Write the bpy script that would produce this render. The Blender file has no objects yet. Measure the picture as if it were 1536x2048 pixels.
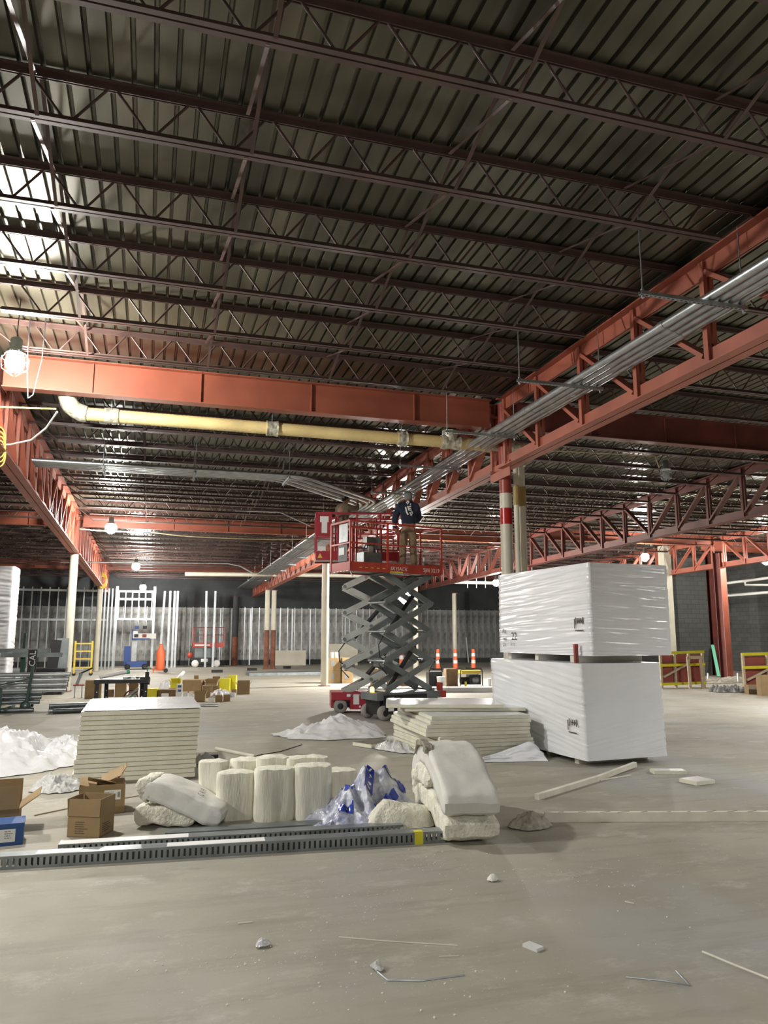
import bpy, math, random
from mathutils import Vector, Matrix, noise
random.seed(7)
S = bpy.context.scene
COL = S.collection
PI = math.pi
# ---------------------------------------------------------------- camera
H, F, YAW = 1.7, 1520.0, math.radians(16.9)
PITCH = math.atan((1270 - 1024) / F)
cam = bpy.data.cameras.new('camera')
cam.sensor_fit = 'VERTICAL'; cam.sensor_height = 36.0; cam.lens = F / 2048 * 36.0
cam.clip_start = 0.05; cam.clip_end = 300
co = bpy.data.objects.new('camera', cam); COL.objects.link(co)
co.location = (0, 0, H)
co.rotation_euler = (PI / 2 + PITCH, 0, -YAW)
S.camera = co
# ---------------------------------------------------------------- world, exposure
w = bpy.data.worlds.new('world'); S.world = w; w.use_nodes = True
w.node_tree.nodes['Background'].inputs[0].default_value = (0.75, 0.8, 0.9, 1)
w.node_tree.nodes['Background'].inputs[1].default_value = 0.02
S.view_settings.view_transform = 'Standard'; S.view_settings.look = 'None'
S.view_settings.exposure = 0.0; S.view_settings.gamma = 1.0
S.view_settings.use_curve_mapping = False
LAMP = 2100.0
AREA = 1.0
def area_lamp(loc, rot, size, power, col=(1, .97, .92)):
    l = bpy.data.lights.new('unseen_light', 'AREA'); l.energy = power; l.size = size; l.color = col; l.shape = 'DISK'
    l.spread = math.radians(150)
    o = bpy.data.objects.new('unseen_light', l); o.location = loc; o.rotation_euler = rot; COL.objects.link(o)
# unseen lights inferred behind and left of the camera; the right-hand pair is added
area_lamp((-1.6, -5.6, 5.3), (math.radians(8), 0, 0), 0.5, 620 * AREA)
area_lamp((6.2, -4.5, 5.3), (0, 0, 0), 0.5, 680 * AREA)
area_lamp((-6.6, 6.4, 4.9), (0, math.radians(-32), 0), 0.4, 340 * AREA)
area_lamp((12.0, 5.2, 5.2), (0, 0, 0), 0.5, 480 * AREA)  # added fill that brightens the right floor and bundle fronts
area_lamp((16.2, 13.0, 4.9), (0, 0, 0), 0.5, 520 * AREA)  # second added fill, out of view, lifting the farther right floor

# ---------------------------------------------------------------- pixel -> world (positions were measured on the photograph)
_r = Vector((math.cos(YAW), -math.sin(YAW), 0)); _f = Vector((math.sin(YAW), math.cos(YAW), 0))
_fw = _f * math.cos(PITCH) + Vector((0, 0, math.sin(PITCH))); _up = -_f * math.sin(PITCH) + Vector((0, 0, math.cos(PITCH)))
def _ray(x, y): return _fw + _r * ((x - 768) / F) - _up * ((y - 1024) / F)
def atz(x, y, z=0.0):
    d = _ray(x, y); return Vector((0, 0, H)) + d * ((z - H) / d.z)
def aty(x, y, Y):
    d = _ray(x, y); return Vector((0, 0, H)) + d * (Y / d.y)
def atx(x, y, X):
    d = _ray(x, y); return Vector((0, 0, H)) + d * (X / d.x)

# ---------------------------------------------------------------- materials
M = {}
def mat(name, col, rough=0.6, metal=0.0, var=0.0, scale=4.0, bump=0.0, bscale=None, col2=None, emit=None, alpha=None, stretch=None, spec=None, trans=None):
    m = bpy.data.materials.new(name); m.use_nodes = True
    n = m.node_tree.nodes; L = m.node_tree.links; b = n['Principled BSDF']
    b.inputs['Base Color'].default_value = (*col, 1); b.inputs['Roughness'].default_value = rough; b.inputs['Metallic'].default_value = metal
    if spec is not None: b.inputs['Specular IOR Level'].default_value = spec
    if trans is not None: b.inputs['Transmission Weight'].default_value = trans
    if var or bump:
        tc = n.new('ShaderNodeTexCoord'); mp = n.new('ShaderNodeMapping')
        if stretch: mp.inputs['Scale'].default_value = stretch
        L.new(tc.outputs['Object'], mp.inputs['Vector'])
    if var:
        t = n.new('ShaderNodeTexNoise'); t.inputs['Scale'].default_value = scale; t.inputs['Detail'].default_value = 6
        L.new(mp.outputs[0], t.inputs['Vector'])
        r = n.new('ShaderNodeValToRGB')
        c2 = col2 or tuple(c * (1 - var) for c in col)
        r.color_ramp.elements[0].color = (*c2, 1); r.color_ramp.elements[1].color = (*tuple(min(1, c * (1 + var * 0.5)) for c in col), 1)
        r.color_ramp.elements[0].position = 0.32; r.color_ramp.elements[1].position = 0.68
        L.new(t.outputs['Fac'], r.inputs[0]); L.new(r.outputs[0], b.inputs['Base Color'])
    if bump:
        t2 = n.new('ShaderNodeTexNoise'); t2.inputs['Scale'].default_value = bscale or scale * 4; t2.inputs['Detail'].default_value = 5
        L.new(mp.outputs[0], t2.inputs['Vector'])
        bp = n.new('ShaderNodeBump'); bp.inputs['Strength'].default_value = bump; bp.inputs['Distance'].default_value = 0.02
        L.new(t2.outputs['Fac'], bp.inputs['Height']); L.new(bp.outputs[0], b.inputs['Normal'])
    if emit:
        b.inputs['Emission Color'].default_value = (*col, 1); b.inputs['Emission Strength'].default_value = emit
    if alpha is not None: b.inputs['Alpha'].default_value = alpha
    M[name] = m; return m
mat('deck', (0.122, 0.114, 0.082), 0.33, 0.6, 0.45, 0.9, 0.0, stretch=(3, .25, 1))
mat('joist', (0.075, 0.042, 0.036), 0.5, 0.0, 0.3, 3)
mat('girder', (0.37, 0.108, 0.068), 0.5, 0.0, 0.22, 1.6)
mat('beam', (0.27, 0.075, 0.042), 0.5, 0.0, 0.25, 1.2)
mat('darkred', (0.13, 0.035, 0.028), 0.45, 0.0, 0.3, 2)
mat('cream', (0.62, 0.585, 0.48), 0.45, 0.0, 0.14, 1.5)
mat('column_red', (0.30, 0.055, 0.04), 0.4, 0.0, 0.2, 2)
mat('band_red', (0.42, 0.02, 0.02), 0.3)
mat('rust', (0.22, 0.08, 0.045), 0.7, 0, 0.4, 4)
mat('galv', (0.52, 0.55, 0.57), 0.33, 0.85, 0.2, 6)
mat('galv_dark', (0.28, 0.31, 0.32), 0.4, 0.8, 0.25, 5)
mat('galv_pipe', (0.55, 0.58, 0.59), 0.3, 0.55, 0.2, 5)
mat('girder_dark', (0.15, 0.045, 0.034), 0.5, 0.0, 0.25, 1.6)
mat('strut', (0.36, 0.40, 0.42), 0.4, 0.75, 0.2, 6)
mat('stud', (0.56, 0.60, 0.63), 0.42, 0.6, 0.12, 4)
mat('pipe_yellow', (0.66, 0.52, 0.24), 0.6, 0, 0.2, 2, 0.3, 30)
mat('pipe_wrap', (0.55, 0.53, 0.42), 0.35, 0.35, 0.5, 14, 0.9, 20)
mat('tape_brown', (0.33, 0.24, 0.09), 0.4, 0, 0.2, 3)
mat('white_pipe', (0.75, 0.75, 0.72), 0.4)
mat('lift_red', (0.45, 0.055, 0.035), 0.42, 0, 0.25, 3)
mat('lift_crimson', (0.40, 0.03, 0.05), 0.4, 0, 0.2, 3)
mat('arm_dark', (0.22, 0.245, 0.25), 0.42, 0.25, 0.2, 3)
mat('arm_light', (0.58, 0.61, 0.59), 0.45, 0.2, 0.2, 3)
mat('black', (0.018, 0.018, 0.02), 0.5, 0, 0.3, 5)
mat('rubber', (0.33, 0.31, 0.28), 0.8, 0, 0.2, 5)
mat('white', (0.82, 0.82, 0.80), 0.5)
mat('paint_white', (0.85, 0.85, 0.84), 0.5)
mat('yellow', (0.72, 0.66, 0.03), 0.5, 0, 0.1, 4)
mat('safety_yellow', (0.75, 0.55, 0.08), 0.5)
mat('orange', (0.80, 0.16, 0.06), 0.5)
mat('board_edge', (0.74, 0.72, 0.585), 0.75, 0, 0.10, 6, 0.15, 40)
mat('board_face', (0.74, 0.75, 0.74), 0.33, 0, 0.08, 2)
mat('wrap', (0.82, 0.83, 0.87), 0.24, 0, 0.04, 2)
mat('wrap2', (0.82, 0.835, 0.865), 0.26, 0, 0.04, 2)
mat('plastic', (0.66, 0.66, 0.68), 0.2, 0, 0.06, 5, 0.35, 18)
mat('cloth', (0.70, 0.70, 0.71), 0.55, 0, 0.05, 5)
mat('clear_wrap', (0.58, 0.58, 0.57), 0.12, 0, 0.25, 9, 0.9, 22)
mat('fiberglass', (0.80, 0.78, 0.665), 0.95, 0, 0.20, 9, 1.0, 34, spec=0.1)
mat('fiberglass_v', (0.81, 0.79, 0.675), 0.95, 0, 0.14, 7, 0.4, 24, stretch=(3, 3, .5), spec=0.1)
mat('kraft_white', (0.70, 0.695, 0.645), 0.7, 0, 0.1, 4, 0.3, 14)
mat('batt_dirty', (0.33, 0.30, 0.24), 0.95, 0, 0.4, 14, 0.9, 30)
mat('cardboard', (0.30, 0.205, 0.100), 0.75, 0, 0.14, 5)
mat('cardboard_in', (0.37, 0.26, 0.14), 0.8, 0, 0.12, 5)
mat('cardboard_dark', (0.19, 0.12, 0.06), 0.75, 0, 0.2, 5)
mat('ink', (0.09, 0.07, 0.05), 0.8)
mat('ink_grey', (0.22, 0.22, 0.23), 0.8)
mat('blue_box', (0.022, 0.085, 0.27), 0.45, 0, 0.1, 5)
mat('blue_ink', (0.03, 0.05, 0.36), 0.3)
mat('blue_lift', (0.05, 0.10, 0.33), 0.5)
mat('wood', (0.52, 0.44, 0.31), 0.75, 0, 0.2, 3, 0.2, 20, stretch=(1, 6, 6))
mat('wood_white', (0.74, 0.71, 0.61), 0.75, 0, 0.15, 4)
mat('green_metal', (0.02, 0.075, 0.05), 0.45, 0.1, 0.2, 4)
mat('rack_green', (0.05, 0.085, 0.075), 0.45, 0.2, 0.2, 4)
mat('skin', (0.33, 0.17, 0.11), 0.6)
mat('hair', (0.02, 0.016, 0.014), 0.7)
mat('olive', (0.17, 0.15, 0.10), 0.9, 0, 0.25, 9)
mat('navy', (0.022, 0.03, 0.055), 0.9, 0, 0.25, 9)
mat('khaki', (0.235, 0.165, 0.105), 0.9, 0, 0.25, 8)
mat('grey_knit', (0.30, 0.32, 0.32), 0.9, 0, 0.2, 20)
mat('denim', (0.05, 0.06, 0.09), 0.9)
mat('foil', (0.29, 0.29, 0.28), 0.5, 0.35, 0.55, 2.6)
mat('dark_block', (0.05, 0.055, 0.058), 0.85, 0, 0.3, 1)
mat('plank_grey', (0.42, 0.44, 0.44), 0.6, 0.1, 0.2, 3)
mat('cord_yellow', (0.62, 0.50, 0.10), 0.5)
mat('cord_tan', (0.55, 0.47, 0.28), 0.6)
mat('cord_white', (0.75, 0.75, 0.72), 0.5)
mat('cord_black', (0.03, 0.03, 0.03), 0.5)
mat('red_brown', (0.30, 0.075, 0.06), 0.7, 0, 0.2, 2)
mat('mortar_dust', (0.40, 0.37, 0.31), 0.95, 0, 0.3, 14, 0.5, 30)
mat('crumb', (0.80, 0.79, 0.74), 0.9)
mat('lamp_glow', (1.0, 0.97, 0.90), 0.5, emit=LAMP)
mat('lamp_small', (1.0, 0.97, 0.90), 0.5, emit=LAMP * .55)
mat('beacon', (1.0, 0.55, 0.08), 0.4, emit=9)
mat('glass_dull', (0.55, 0.58, 0.58), 0.15, 0, alpha=0.55)
mat('tag_green', (0.15, 0.55, 0.35), 0.5)

def floor_mat():
    m = bpy.data.materials.new('concrete'); m.use_nodes = True
    n = m.node_tree.nodes; L = m.node_tree.links; b = n['Principled BSDF']
    tc = n.new('ShaderNodeTexCoord')
    def nz(scale, detail, st=(1, 1, 1), rough=.6):
        mp = n.new('ShaderNodeMapping'); mp.inputs['Scale'].default_value = st; L.new(tc.outputs['Object'], mp.inputs['Vector'])
        t = n.new('ShaderNodeTexNoise'); t.inputs['Scale'].default_value = scale; t.inputs['Detail'].default_value = detail; t.inputs['Roughness'].default_value = rough
        L.new(mp.outputs[0], t.inputs['Vector']); return t
    def ramp(t, p0, p1, c0, c1):
        r = n.new('ShaderNodeValToRGB'); r.color_ramp.elements[0].position = p0; r.color_ramp.elements[1].position = p1
        r.color_ramp.elements[0].color = (*c0, 1); r.color_ramp.elements[1].color = (*c1, 1); L.new(t.outputs['Fac'], r.inputs[0]); return r
    def mix(f, a, c, mode='MIX'):
        x = n.new('ShaderNodeMix'); x.data_type = 'RGBA'; x.blend_type = mode
        if isinstance(f, float): x.inputs[0].default_value = f
        else: L.new(f, x.inputs[0])
        L.new(a, x.inputs[6])
        if isinstance(c, tuple): x.inputs[7].default_value = (*c, 1)
        else: L.new(c, x.inputs[7])
        return x.outputs[2]
    base = ramp(nz(0.7, 8), .3, .7, (0.31, 0.288, 0.232), (0.415, 0.39, 0.322)).outputs[0]
    cool = ramp(nz(0.33, 4, (1, .6, 1)), .50, .66, (0, 0, 0), (1, 1, 1)).outputs[0]
    c = mix(cool, base, (0.36, 0.36, 0.345))
    sweep = ramp(nz(1.0, 8, (.55, 3.2, 1), .7), .50, .68, (0, 0, 0), (.62, .62, .62)).outputs[0]
    c = mix(sweep, c, (0.25, 0.225, 0.18))
    dust = ramp(nz(1.3, 10, (1, 1.6, 1), .78), .54, .70, (0, 0, 0), (.75, .75, .75)).outputs[0]
    c = mix(dust, c, (0.56, 0.54, 0.48))
    speck = ramp(nz(34, 4), .64, .70, (0, 0, 0), (.55, .55, .55)).outputs[0]
    mask = ramp(nz(.8, 3), .48, .62, (0, 0, 0), (1, 1, 1)).outputs[0]
    sm = n.new('ShaderNodeMath'); sm.operation = 'MULTIPLY'; L.new(speck, sm.inputs[0]); L.new(mask, sm.inputs[1])
    c = mix(sm.outputs[0], c, (0.72, 0.71, 0.66))
    stain = ramp(nz(1.6, 7, (.7, 1.6, 1), .7), .62, .74, (0, 0, 0), (.65, .65, .65)).outputs[0]
    c = mix(stain, c, (0.20, 0.185, 0.16))
    L.new(c, b.inputs['Base Color'])
    rr = ramp(nz(.9, 5), .3, .7, (.55, .55, .55), (.8, .8, .8)); L.new(rr.outputs[0], b.inputs['Roughness'])
    bp = n.new('ShaderNodeBump'); bp.inputs['Strength'].default_value = .25; bp.inputs['Distance'].default_value = .01
    L.new(nz(14, 6).outputs['Fac'], bp.inputs['Height']); L.new(bp.outputs[0], b.inputs['Normal'])
    M['concrete'] = m
floor_mat()
def cmu_mat():
    m = bpy.data.materials.new('block_wall'); m.use_nodes = True
    n = m.node_tree.nodes; L = m.node_tree.links; b = n['Principled BSDF']
    tc = n.new('ShaderNodeTexCoord'); mp = n.new('ShaderNodeMapping'); mp.inputs['Rotation'].default_value = (PI / 2, 0, 0)
    sx = n.new('ShaderNodeSeparateXYZ'); cx = n.new('ShaderNodeCombineXYZ'); ad = n.new('ShaderNodeMath')
    L.new(tc.outputs['Object'], sx.inputs[0]); L.new(sx.outputs[0], ad.inputs[0]); L.new(sx.outputs[1], ad.inputs[1])
    L.new(ad.outputs[0], cx.inputs[0]); L.new(sx.outputs[2], cx.inputs[1])
    t = n.new('ShaderNodeTexBrick'); L.new(cx.outputs[0], t.inputs['Vector'])
    t.inputs['Scale'].default_value = 1; t.inputs['Brick Width'].default_value = .4; t.inputs['Row Height'].default_value = .2; t.inputs['Mortar Size'].default_value = .008
    t.inputs['Color1'].default_value = (.085, .088, .083, 1); t.inputs['Color2'].default_value = (.07, .073, .069, 1); t.inputs['Mortar'].default_value = (.04, .04, .038, 1)
    L.new(t.outputs['Color'], b.inputs['Base Color']); b.inputs['Roughness'].default_value = .9
    M['block_wall'] = m
cmu_mat()
def foil_mat():
    m = M['foil']; n = m.node_tree.nodes; L = m.node_tree.links; b = n['Principled BSDF']
    old = b.inputs['Base Color'].links[0].from_socket
    tc = n.new('ShaderNodeTexCoord'); t = n.new('ShaderNodeTexVoronoi'); t.inputs['Scale'].default_value = 1.4
    L.new(tc.outputs['Object'], t.inputs['Vector'])
    wv = n.new('ShaderNodeTexWave'); wv.inputs['Scale'].default_value = 3.2; wv.inputs['Distortion'].default_value = 2.5; L.new(tc.outputs['Object'], wv.inputs['Vector'])
    r = n.new('ShaderNodeValToRGB'); r.color_ramp.elements[0].position = .16; r.color_ramp.elements[1].position = .24
    r.color_ramp.elements[0].color = (1, 1, 1, 1); r.color_ramp.elements[1].color = (0, 0, 0, 1); L.new(t.outputs['Distance'], r.inputs[0])
    mu = n.new('ShaderNodeMath'); mu.operation = 'MULTIPLY'; L.new(r.outputs[0], mu.inputs[0]); L.new(wv.outputs['Fac'], mu.inputs[1])
    x = n.new('ShaderNodeMix'); x.data_type = 'RGBA'; L.new(mu.outputs[0], x.inputs[0]); L.new(old, x.inputs[6]); x.inputs[7].default_value = (.13, .12, .11, 1)
    L.new(x.outputs[2], b.inputs['Base Color'])
foil_mat()

# ---------------------------------------------------------------- mesh builder
class MB:
    def __init__(s): s.v = []; s.f = []; s.m = []; s.sm = []
    def add(s, vs, fs, mi=0, smooth=False):
        o = len(s.v); s.v += [tuple(p) for p in vs]
        for f in fs: s.f.append(tuple(i + o for i in f)); s.m.append(mi); s.sm.append(smooth)
        return s
    def box(s, c, d, rz=0.0, mi=0, rot=None):
        x, y, z = d[0] / 2, d[1] / 2, d[2] / 2
        R = rot if rot is not None else Matrix.Rotation(rz, 3, 'Z'); c = Vector(c)
        P = [c + R @ Vector(p) for p in ((-x, -y, -z), (x, -y, -z), (x, y, -z), (-x, y, -z), (-x, -y, z), (x, -y, z), (x, y, z), (-x, y, z))]
        return s.add(P, ((0, 3, 2, 1), (4, 5, 6, 7), (0, 1, 5, 4), (1, 2, 6, 5), (2, 3, 7, 6), (3, 0, 4, 7)), mi)
    def bb(s, a, b, mi=0):
        return s.box([(a[i] + b[i]) / 2 for i in range(3)], [abs(b[i] - a[i]) for i in range(3)], 0, mi)
    def bar(s, a, b, w, h, up=(0, 0, 1), mi=0):
        a = Vector(a); b = Vector(b); d = b - a; L = d.length
        if L < 1e-6: return s
        d /= L; u = Vector(up)
        if abs(d.dot(u)) > .99: u = Vector((1, 0, 0))
        x = d.cross(u).normalized(); z = x.cross(d)
        R = Matrix((x, d, z)).transposed()
        return s.box((a + b) / 2, (w, L, h), 0, mi, R)
    def tube(s, pts, r, n=8, mi=0, cap=True, smooth=True, radii=None):
        P = [Vector(p) for p in pts]; rings = []
        u = None
        for i, p in enumerate(P):
            t = (P[min(i + 1, len(P) - 1)] - P[max(i - 1, 0)]).normalized()
            if u is None:
                u = t.cross(Vector((0, 0, 1)))
                if u.length < .05: u = t.cross(Vector((1, 0, 0)))
            u = (u - t * u.dot(t)).normalized(); v = t.cross(u)
            rr = radii[i] if radii else r
            rings.append([p + (u * math.cos(2 * PI * k / n) + v * math.sin(2 * PI * k / n)) * rr for k in range(n)])
        vs = [q for g in rings for q in g]; fs = []
        for i in range(len(P) - 1):
            for k in range(n):
                a = i * n + k; b = i * n + (k + 1) % n
                fs.append((a, b, b + n, a + n))
        s.add(vs, fs, mi, smooth)
        if cap: s.add(rings[0], (tuple(range(n))[::-1],), mi); s.add(rings[-1], (tuple(range(n)),), mi)
        return s
    def lathe(s, prof, n=16, c=(0, 0, 0), mi=0, axis='Z', smooth=True):
        vs = []; fs = []; c = Vector(c)
        for r, h in prof:
            for k in range(n):
                a = 2 * PI * k / n; p = Vector((r * math.cos(a), r * math.sin(a), h))
                if axis == 'Y': p = Vector((p.x, p.z, p.y))
                if axis == 'X': p = Vector((p.z, p.x, p.y))
                vs.append(c + p)
        for i in range(len(prof) - 1):
            for k in range(n):
                a = i * n + k; b = i * n + (k + 1) % n; fs.append((a, b, b + n, a + n))
        s.add(vs, fs, mi, smooth)
        return s.add(vs[:n], (tuple(range(n))[::-1],), mi).add(vs[-n:], (tuple(range(n)),), mi)
    def ball(s, c, r, n=10, mi=0, sc=(1, 1, 1)):
        vs = []; fs = []; c = Vector(c); m = n // 2 + 1
        for i in range(m + 1):
            th = PI * i / m
            for k in range(n):
                a = 2 * PI * k / n
                vs.append(c + Vector((r * sc[0] * math.sin(th) * math.cos(a), r * sc[1] * math.sin(th) * math.sin(a), r * sc[2] * math.cos(th))))
        for i in range(m):
            for k in range(n):
                a = i * n + k; b = i * n + (k + 1) % n; fs.append((a, a + n, b + n, b))
        return s.add(vs, fs, mi, True)
    def prism(s, poly, z0, z1, mi=0):
        n = len(poly)
        vs = [(p[0], p[1], z0) for p in poly] + [(p[0], p[1], z1) for p in poly]
        fs = [tuple(range(n))[::-1], tuple(range(n, 2 * n))] + [(i, (i + 1) % n, (i + 1) % n + n, i + n) for i in range(n)]
        return s.add(vs, fs, mi)
    def xf(s, mtx):
        s.v = [tuple(mtx @ Vector(p)) for p in s.v]; return s
    def mesh(s, name, mats, smooth=None):
        me = bpy.data.meshes.new(name); me.from_pydata(s.v, [], s.f)
        for m in (mats if isinstance(mats, (list, tuple)) else [mats]): me.materials.append(M[m] if isinstance(m, str) else m)
        me.polygons.foreach_set('material_index', s.m)
        me.polygons.foreach_set('use_smooth', [smooth] * len(s.f) if smooth is not None else s.sm)
        me.update(); return me

def tag(o, label=None, cat=None, group=None, kind=None):
    if label: o['label'] = label
    if cat: o['category'] = cat
    if group: o['group'] = group
    if kind: o['kind'] = kind
    return o
def ob(name, me, parent=None, mats=None, loc=(0, 0, 0), rz=0.0, label=None, cat=None, group=None, kind=None, smooth=None, rot=None):
    if isinstance(me, MB): me = me.mesh(name, mats, smooth)
    o = bpy.data.objects.new(name, me); COL.objects.link(o)
    o.location = loc; o.rotation_euler = rot if rot else (0, 0, rz)
    if parent: o.parent = parent
    return tag(o, label, cat, group, kind)
def thing(name, label, cat, loc=(0, 0, 0), rz=0.0, group=None, rot=None):
    o = bpy.data.objects.new(name, None); COL.objects.link(o); o.empty_display_size = .1
    o.location = loc; o.rotation_euler = rot if rot else (0, 0, rz)
    return tag(o, label, cat, group)
def dup(root, loc, rz=None, label=None, rot=None):
    def cp(o, par):
        c = o.copy(); COL.objects.link(c)
        if par: c.parent = par
        for ch in KIDS.get(o.name, []): cp(ch, c)
        return c
    r = cp(root, None); r.location = loc
    if rz is not None: r.rotation_euler = (0, 0, rz)
    if rot: r.rotation_euler = rot
    if label: r['label'] = label
    return r
KIDS = {}
def kids(root):
    KIDS[root.name] = list(root.children)
    for c in root.children: kids(c)
def text_mb(txt, size, thick=0.0):
    cu = bpy.data.curves.new('t', 'FONT'); cu.body = txt; cu.size = size; cu.align_x = 'LEFT'; cu.extrude = thick; cu.resolution_u = 2
    o = bpy.data.objects.new('t', cu); COL.objects.link(o)
    dg = bpy.context.evaluated_depsgraph_get(); me = o.evaluated_get(dg).to_mesh()
    b = MB().add([v.co.copy() for v in me.vertices], [tuple(p.vertices) for p in me.polygons])
    o.evaluated_get(dg).to_mesh_clear(); bpy.data.objects.remove(o); bpy.data.curves.remove(cu)
    return b
def on_plane(mb, origin, xdir, zdir):
    x = Vector(xdir).normalized(); y = Vector(zdir).normalized(); n = x.cross(y); o = Vector(origin)
    mb.v = [tuple(o + x * p[0] + y * p[1] + n * p[2]) for p in mb.v]; return mb
ORD = ['first', 'second', 'third', 'fourth', 'fifth', 'sixth', 'seventh', 'eighth', 'ninth', 'tenth', 'eleventh', 'twelfth', 'thirteenth', 'fourteenth', 'fifteenth', 'sixteenth', 'seventeenth', 'eighteenth', 'nineteenth', 'twentieth']
def fbm(p, o=4): return noise.fractal(Vector(p), 1.0, 2.0, o)
def ridge(p):
    return 1 - abs(noise.noise(Vector(p)) * 2.2)

# ================================================================ SETTING
XL, XR, YB, YF = -10.4, 27.0, 45.2, -7.0
def dz(Y): return 5.81 - .0187 * (Y - 11.76)      # the roof falls gently towards the back wall
ob('floor', MB().bb((XL, YF, -.2), (XR, YB, 0)), None, 'concrete', kind='structure')
# corrugated roof deck: ribs run away from the camera
b = MB(); pitch = .163; n = int((XR - XL) / pitch)
prof = []
for i in range(n):
    x = XL + i * pitch
    prof += [(x, 0), (x + .122, 0), (x + .131, .036), (x + .153, .036)]
prof.append((XL + n * pitch, 0))
vs = []
for x, z in prof: vs += [(x, YF, dz(YF) + z), (x, YB, dz(YB) + z)]
b.add(vs, [(2 * i, 2 * i + 1, 2 * i + 3, 2 * i + 2) for i in range(len(prof) - 1)])
b.add([(XL, YF, dz(YF) + .05), (XR, YF, dz(YF) + .05), (XR, YB, dz(YB) + .05), (XL, YB, dz(YB) + .05)], ((0, 1, 2, 3),))
ceiling = ob('ceiling', b, None, 'deck', kind='structure')
ob('wall_left', MB().bb((XL - .2, YF, 0), (XL, YB, 6.4)), None, 'block_wall', kind='structure')
ob('wall_front', MB().bb((XL, YF - .2, 0), (XR, YF, 6.4)), None, 'block_wall', kind='structure')
wr = ob('wall_right', MB().bb((XR, YF, 0), (XR + .2, YB, 6.4)), None, 'block_wall', kind='structure')
wb = ob('wall_back', MB().bb((XL, YB, 0), (XR, YB + .2, 6.4)), None, 'dark_block', kind='structure')
pm = MB().bb((.01, -.05, .25), (.41, 0, 3.25)).mesh('wall_panel', 'foil')
rm = MB().bb((.40, -.09, .25), (.424, 0, 3.3)).mesh('batten', 'galv')
k = 0; x = XL + .1
while x < XR - .6:
    ob('wall_panel', pm, wb, loc=(x, YB, 0)); ob('batten', rm, wb, loc=(x, YB, 0))
    x += .42
ob('baseboard_back', MB().bb((XL, YB - .14, 0), (XR, YB - .1, .28)), None, 'dark_block', kind='structure')

# ================================================================ STEEL
LX = [-10.2, -2.4, 5.7, 13.5, 21.1, 26.9]
ROWY = [11.76, 25.7, 39.2]
def joist_meshes(L):
    zt, zb = -.02, -.42
    tc = MB()
    for s in (-1, 1):
        tc.bb((0, s * .008, zt - .008), (L, s * .055, zt)); tc.bb((0, s * .008, zt - .06), (L, s * .016, zt - .008))
    tc.bb((-.0, -.05, zt - .075), (.12, .05, zt - .06))
    bc = MB()
    x0, x1 = .55, L - .55
    for s in (-1, 1):
        bc.bb((x0, s * .008, zb), (x1, s * .052, zb + .008)); bc.bb((x0, s * .008, zb), (x1, s * .016, zb + .055))
    wb_ = MB(); nseg = int(round((L - .2) / .62)); p = (L - .2) / nseg
    r = .012
    for i in range(nseg):
        a = .1 + i * p
        if i == 0: pts = [(a, 0, zt - .03), (a + p * .75, 0, zb + .02)]
        elif i == nseg - 1: pts = [(a + p * .25, 0, zb + .02), (a + p, 0, zt - .03)]
        else: pts = [(a + p * .03, 0, zt - .03), (a + p * .47, 0, zb + .02), (a + p * .53, 0, zb + .02), (a + p * .97, 0, zt - .03)]
        for q in range(0, len(pts) - 1):
            if len(pts) == 4 and q == 1: continue
            wb_.tube([pts[q], pts[q + 1]], r, 5, cap=False)
    return tc.mesh('top_chord', 'joist'), bc.mesh('bottom_chord', 'joist'), wb_.mesh('web', 'joist')
bays = []
rows = []
for kk in range(-10, 0): rows.append((11.76 + kk * 1.22, '%s in front of near orange beam' % ORD[-kk - 1]))
for kk in range(1, 12): rows.append((11.76 + kk * (13.94 / 12), '%s behind near orange beam' % ORD[kk - 1]))
for kk in range(1, 12): rows.append((25.7 + kk * (13.5 / 12), '%s behind second orange beam' % ORD[kk - 1]))
for kk in range(1, 5): rows.append((39.2 + kk * 1.16, '%s behind far orange beam' % ORD[kk - 1]))
bn = ['at left edge', 'left of conduit girder', 'right of conduit girder', 'left of square red column', 'right of square red column']
for bi in range(5):
    Lb = LX[bi + 1] - LX[bi]
    tm, bm_, wm = joist_meshes(Lb - .02)
    for (Y, lab) in rows:
        if bi in (3, 4) and Y < 8: continue
        if bi == 0 and Y < 18: continue
        if bi == 3 and abs(Y - 24.5) < .3: continue
        t = thing('bar_joist', 'dark red joist, %s, %s' % (lab, bn[bi]), 'joist', (LX[bi] + .01, Y, dz(Y)), 0, 'open web roof joists')
        ob('top_chord', tm, t); ob('bottom_chord', bm_, t); ob('web', wm, t)
# bridging between joists
def bridging(X, Y0, Y1, lab, ys):
    t = thing('joist_bridging', lab, 'bridging', (X, Y0, dz(Y0)), 0, 'joist bridging rows', rot=(-.0187, 0, 0))
    prev = None
    for i in range(len(ys) - 1):
        a, c = ys[i] - Y0, ys[i + 1] - Y0
        ob('brace', MB().bar((0.02, a + .03, -.075), (0.02, c - .03, -.42), .03, .006), t, 'joist')
        ob('brace', MB().bar((-.02, a + .03, -.42), (-.02, c - .03, -.075), .03, .006), t, 'joist')
ysf = [11.76 + k * 1.22 for k in range(-9, 0)]
for i, X in enumerate((-1.0, .58, 2.33, 4.1)):
    bridging(X, ysf[0], ysf[-1], '%s cross brace row from the left between the near joists' % ORD[i], ysf)
ysm = [11.76 + k * (13.94 / 12) for k in range(1, 12)]
for i, X in enumerate((-.3, 2.6)):
    bridging(X, ysm[0], ysm[-1], '%s cross brace row between the joists behind the near orange beam' % ('left' if i == 0 else 'right'), ysm)
for i, X in enumerate((7.9, 10.6)):
    bridging(X, ysm[0], ysm[-1], '%s cross brace row in the bay right of the conduit girder' % ('left' if i == 0 else 'right'), ysm)

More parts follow.
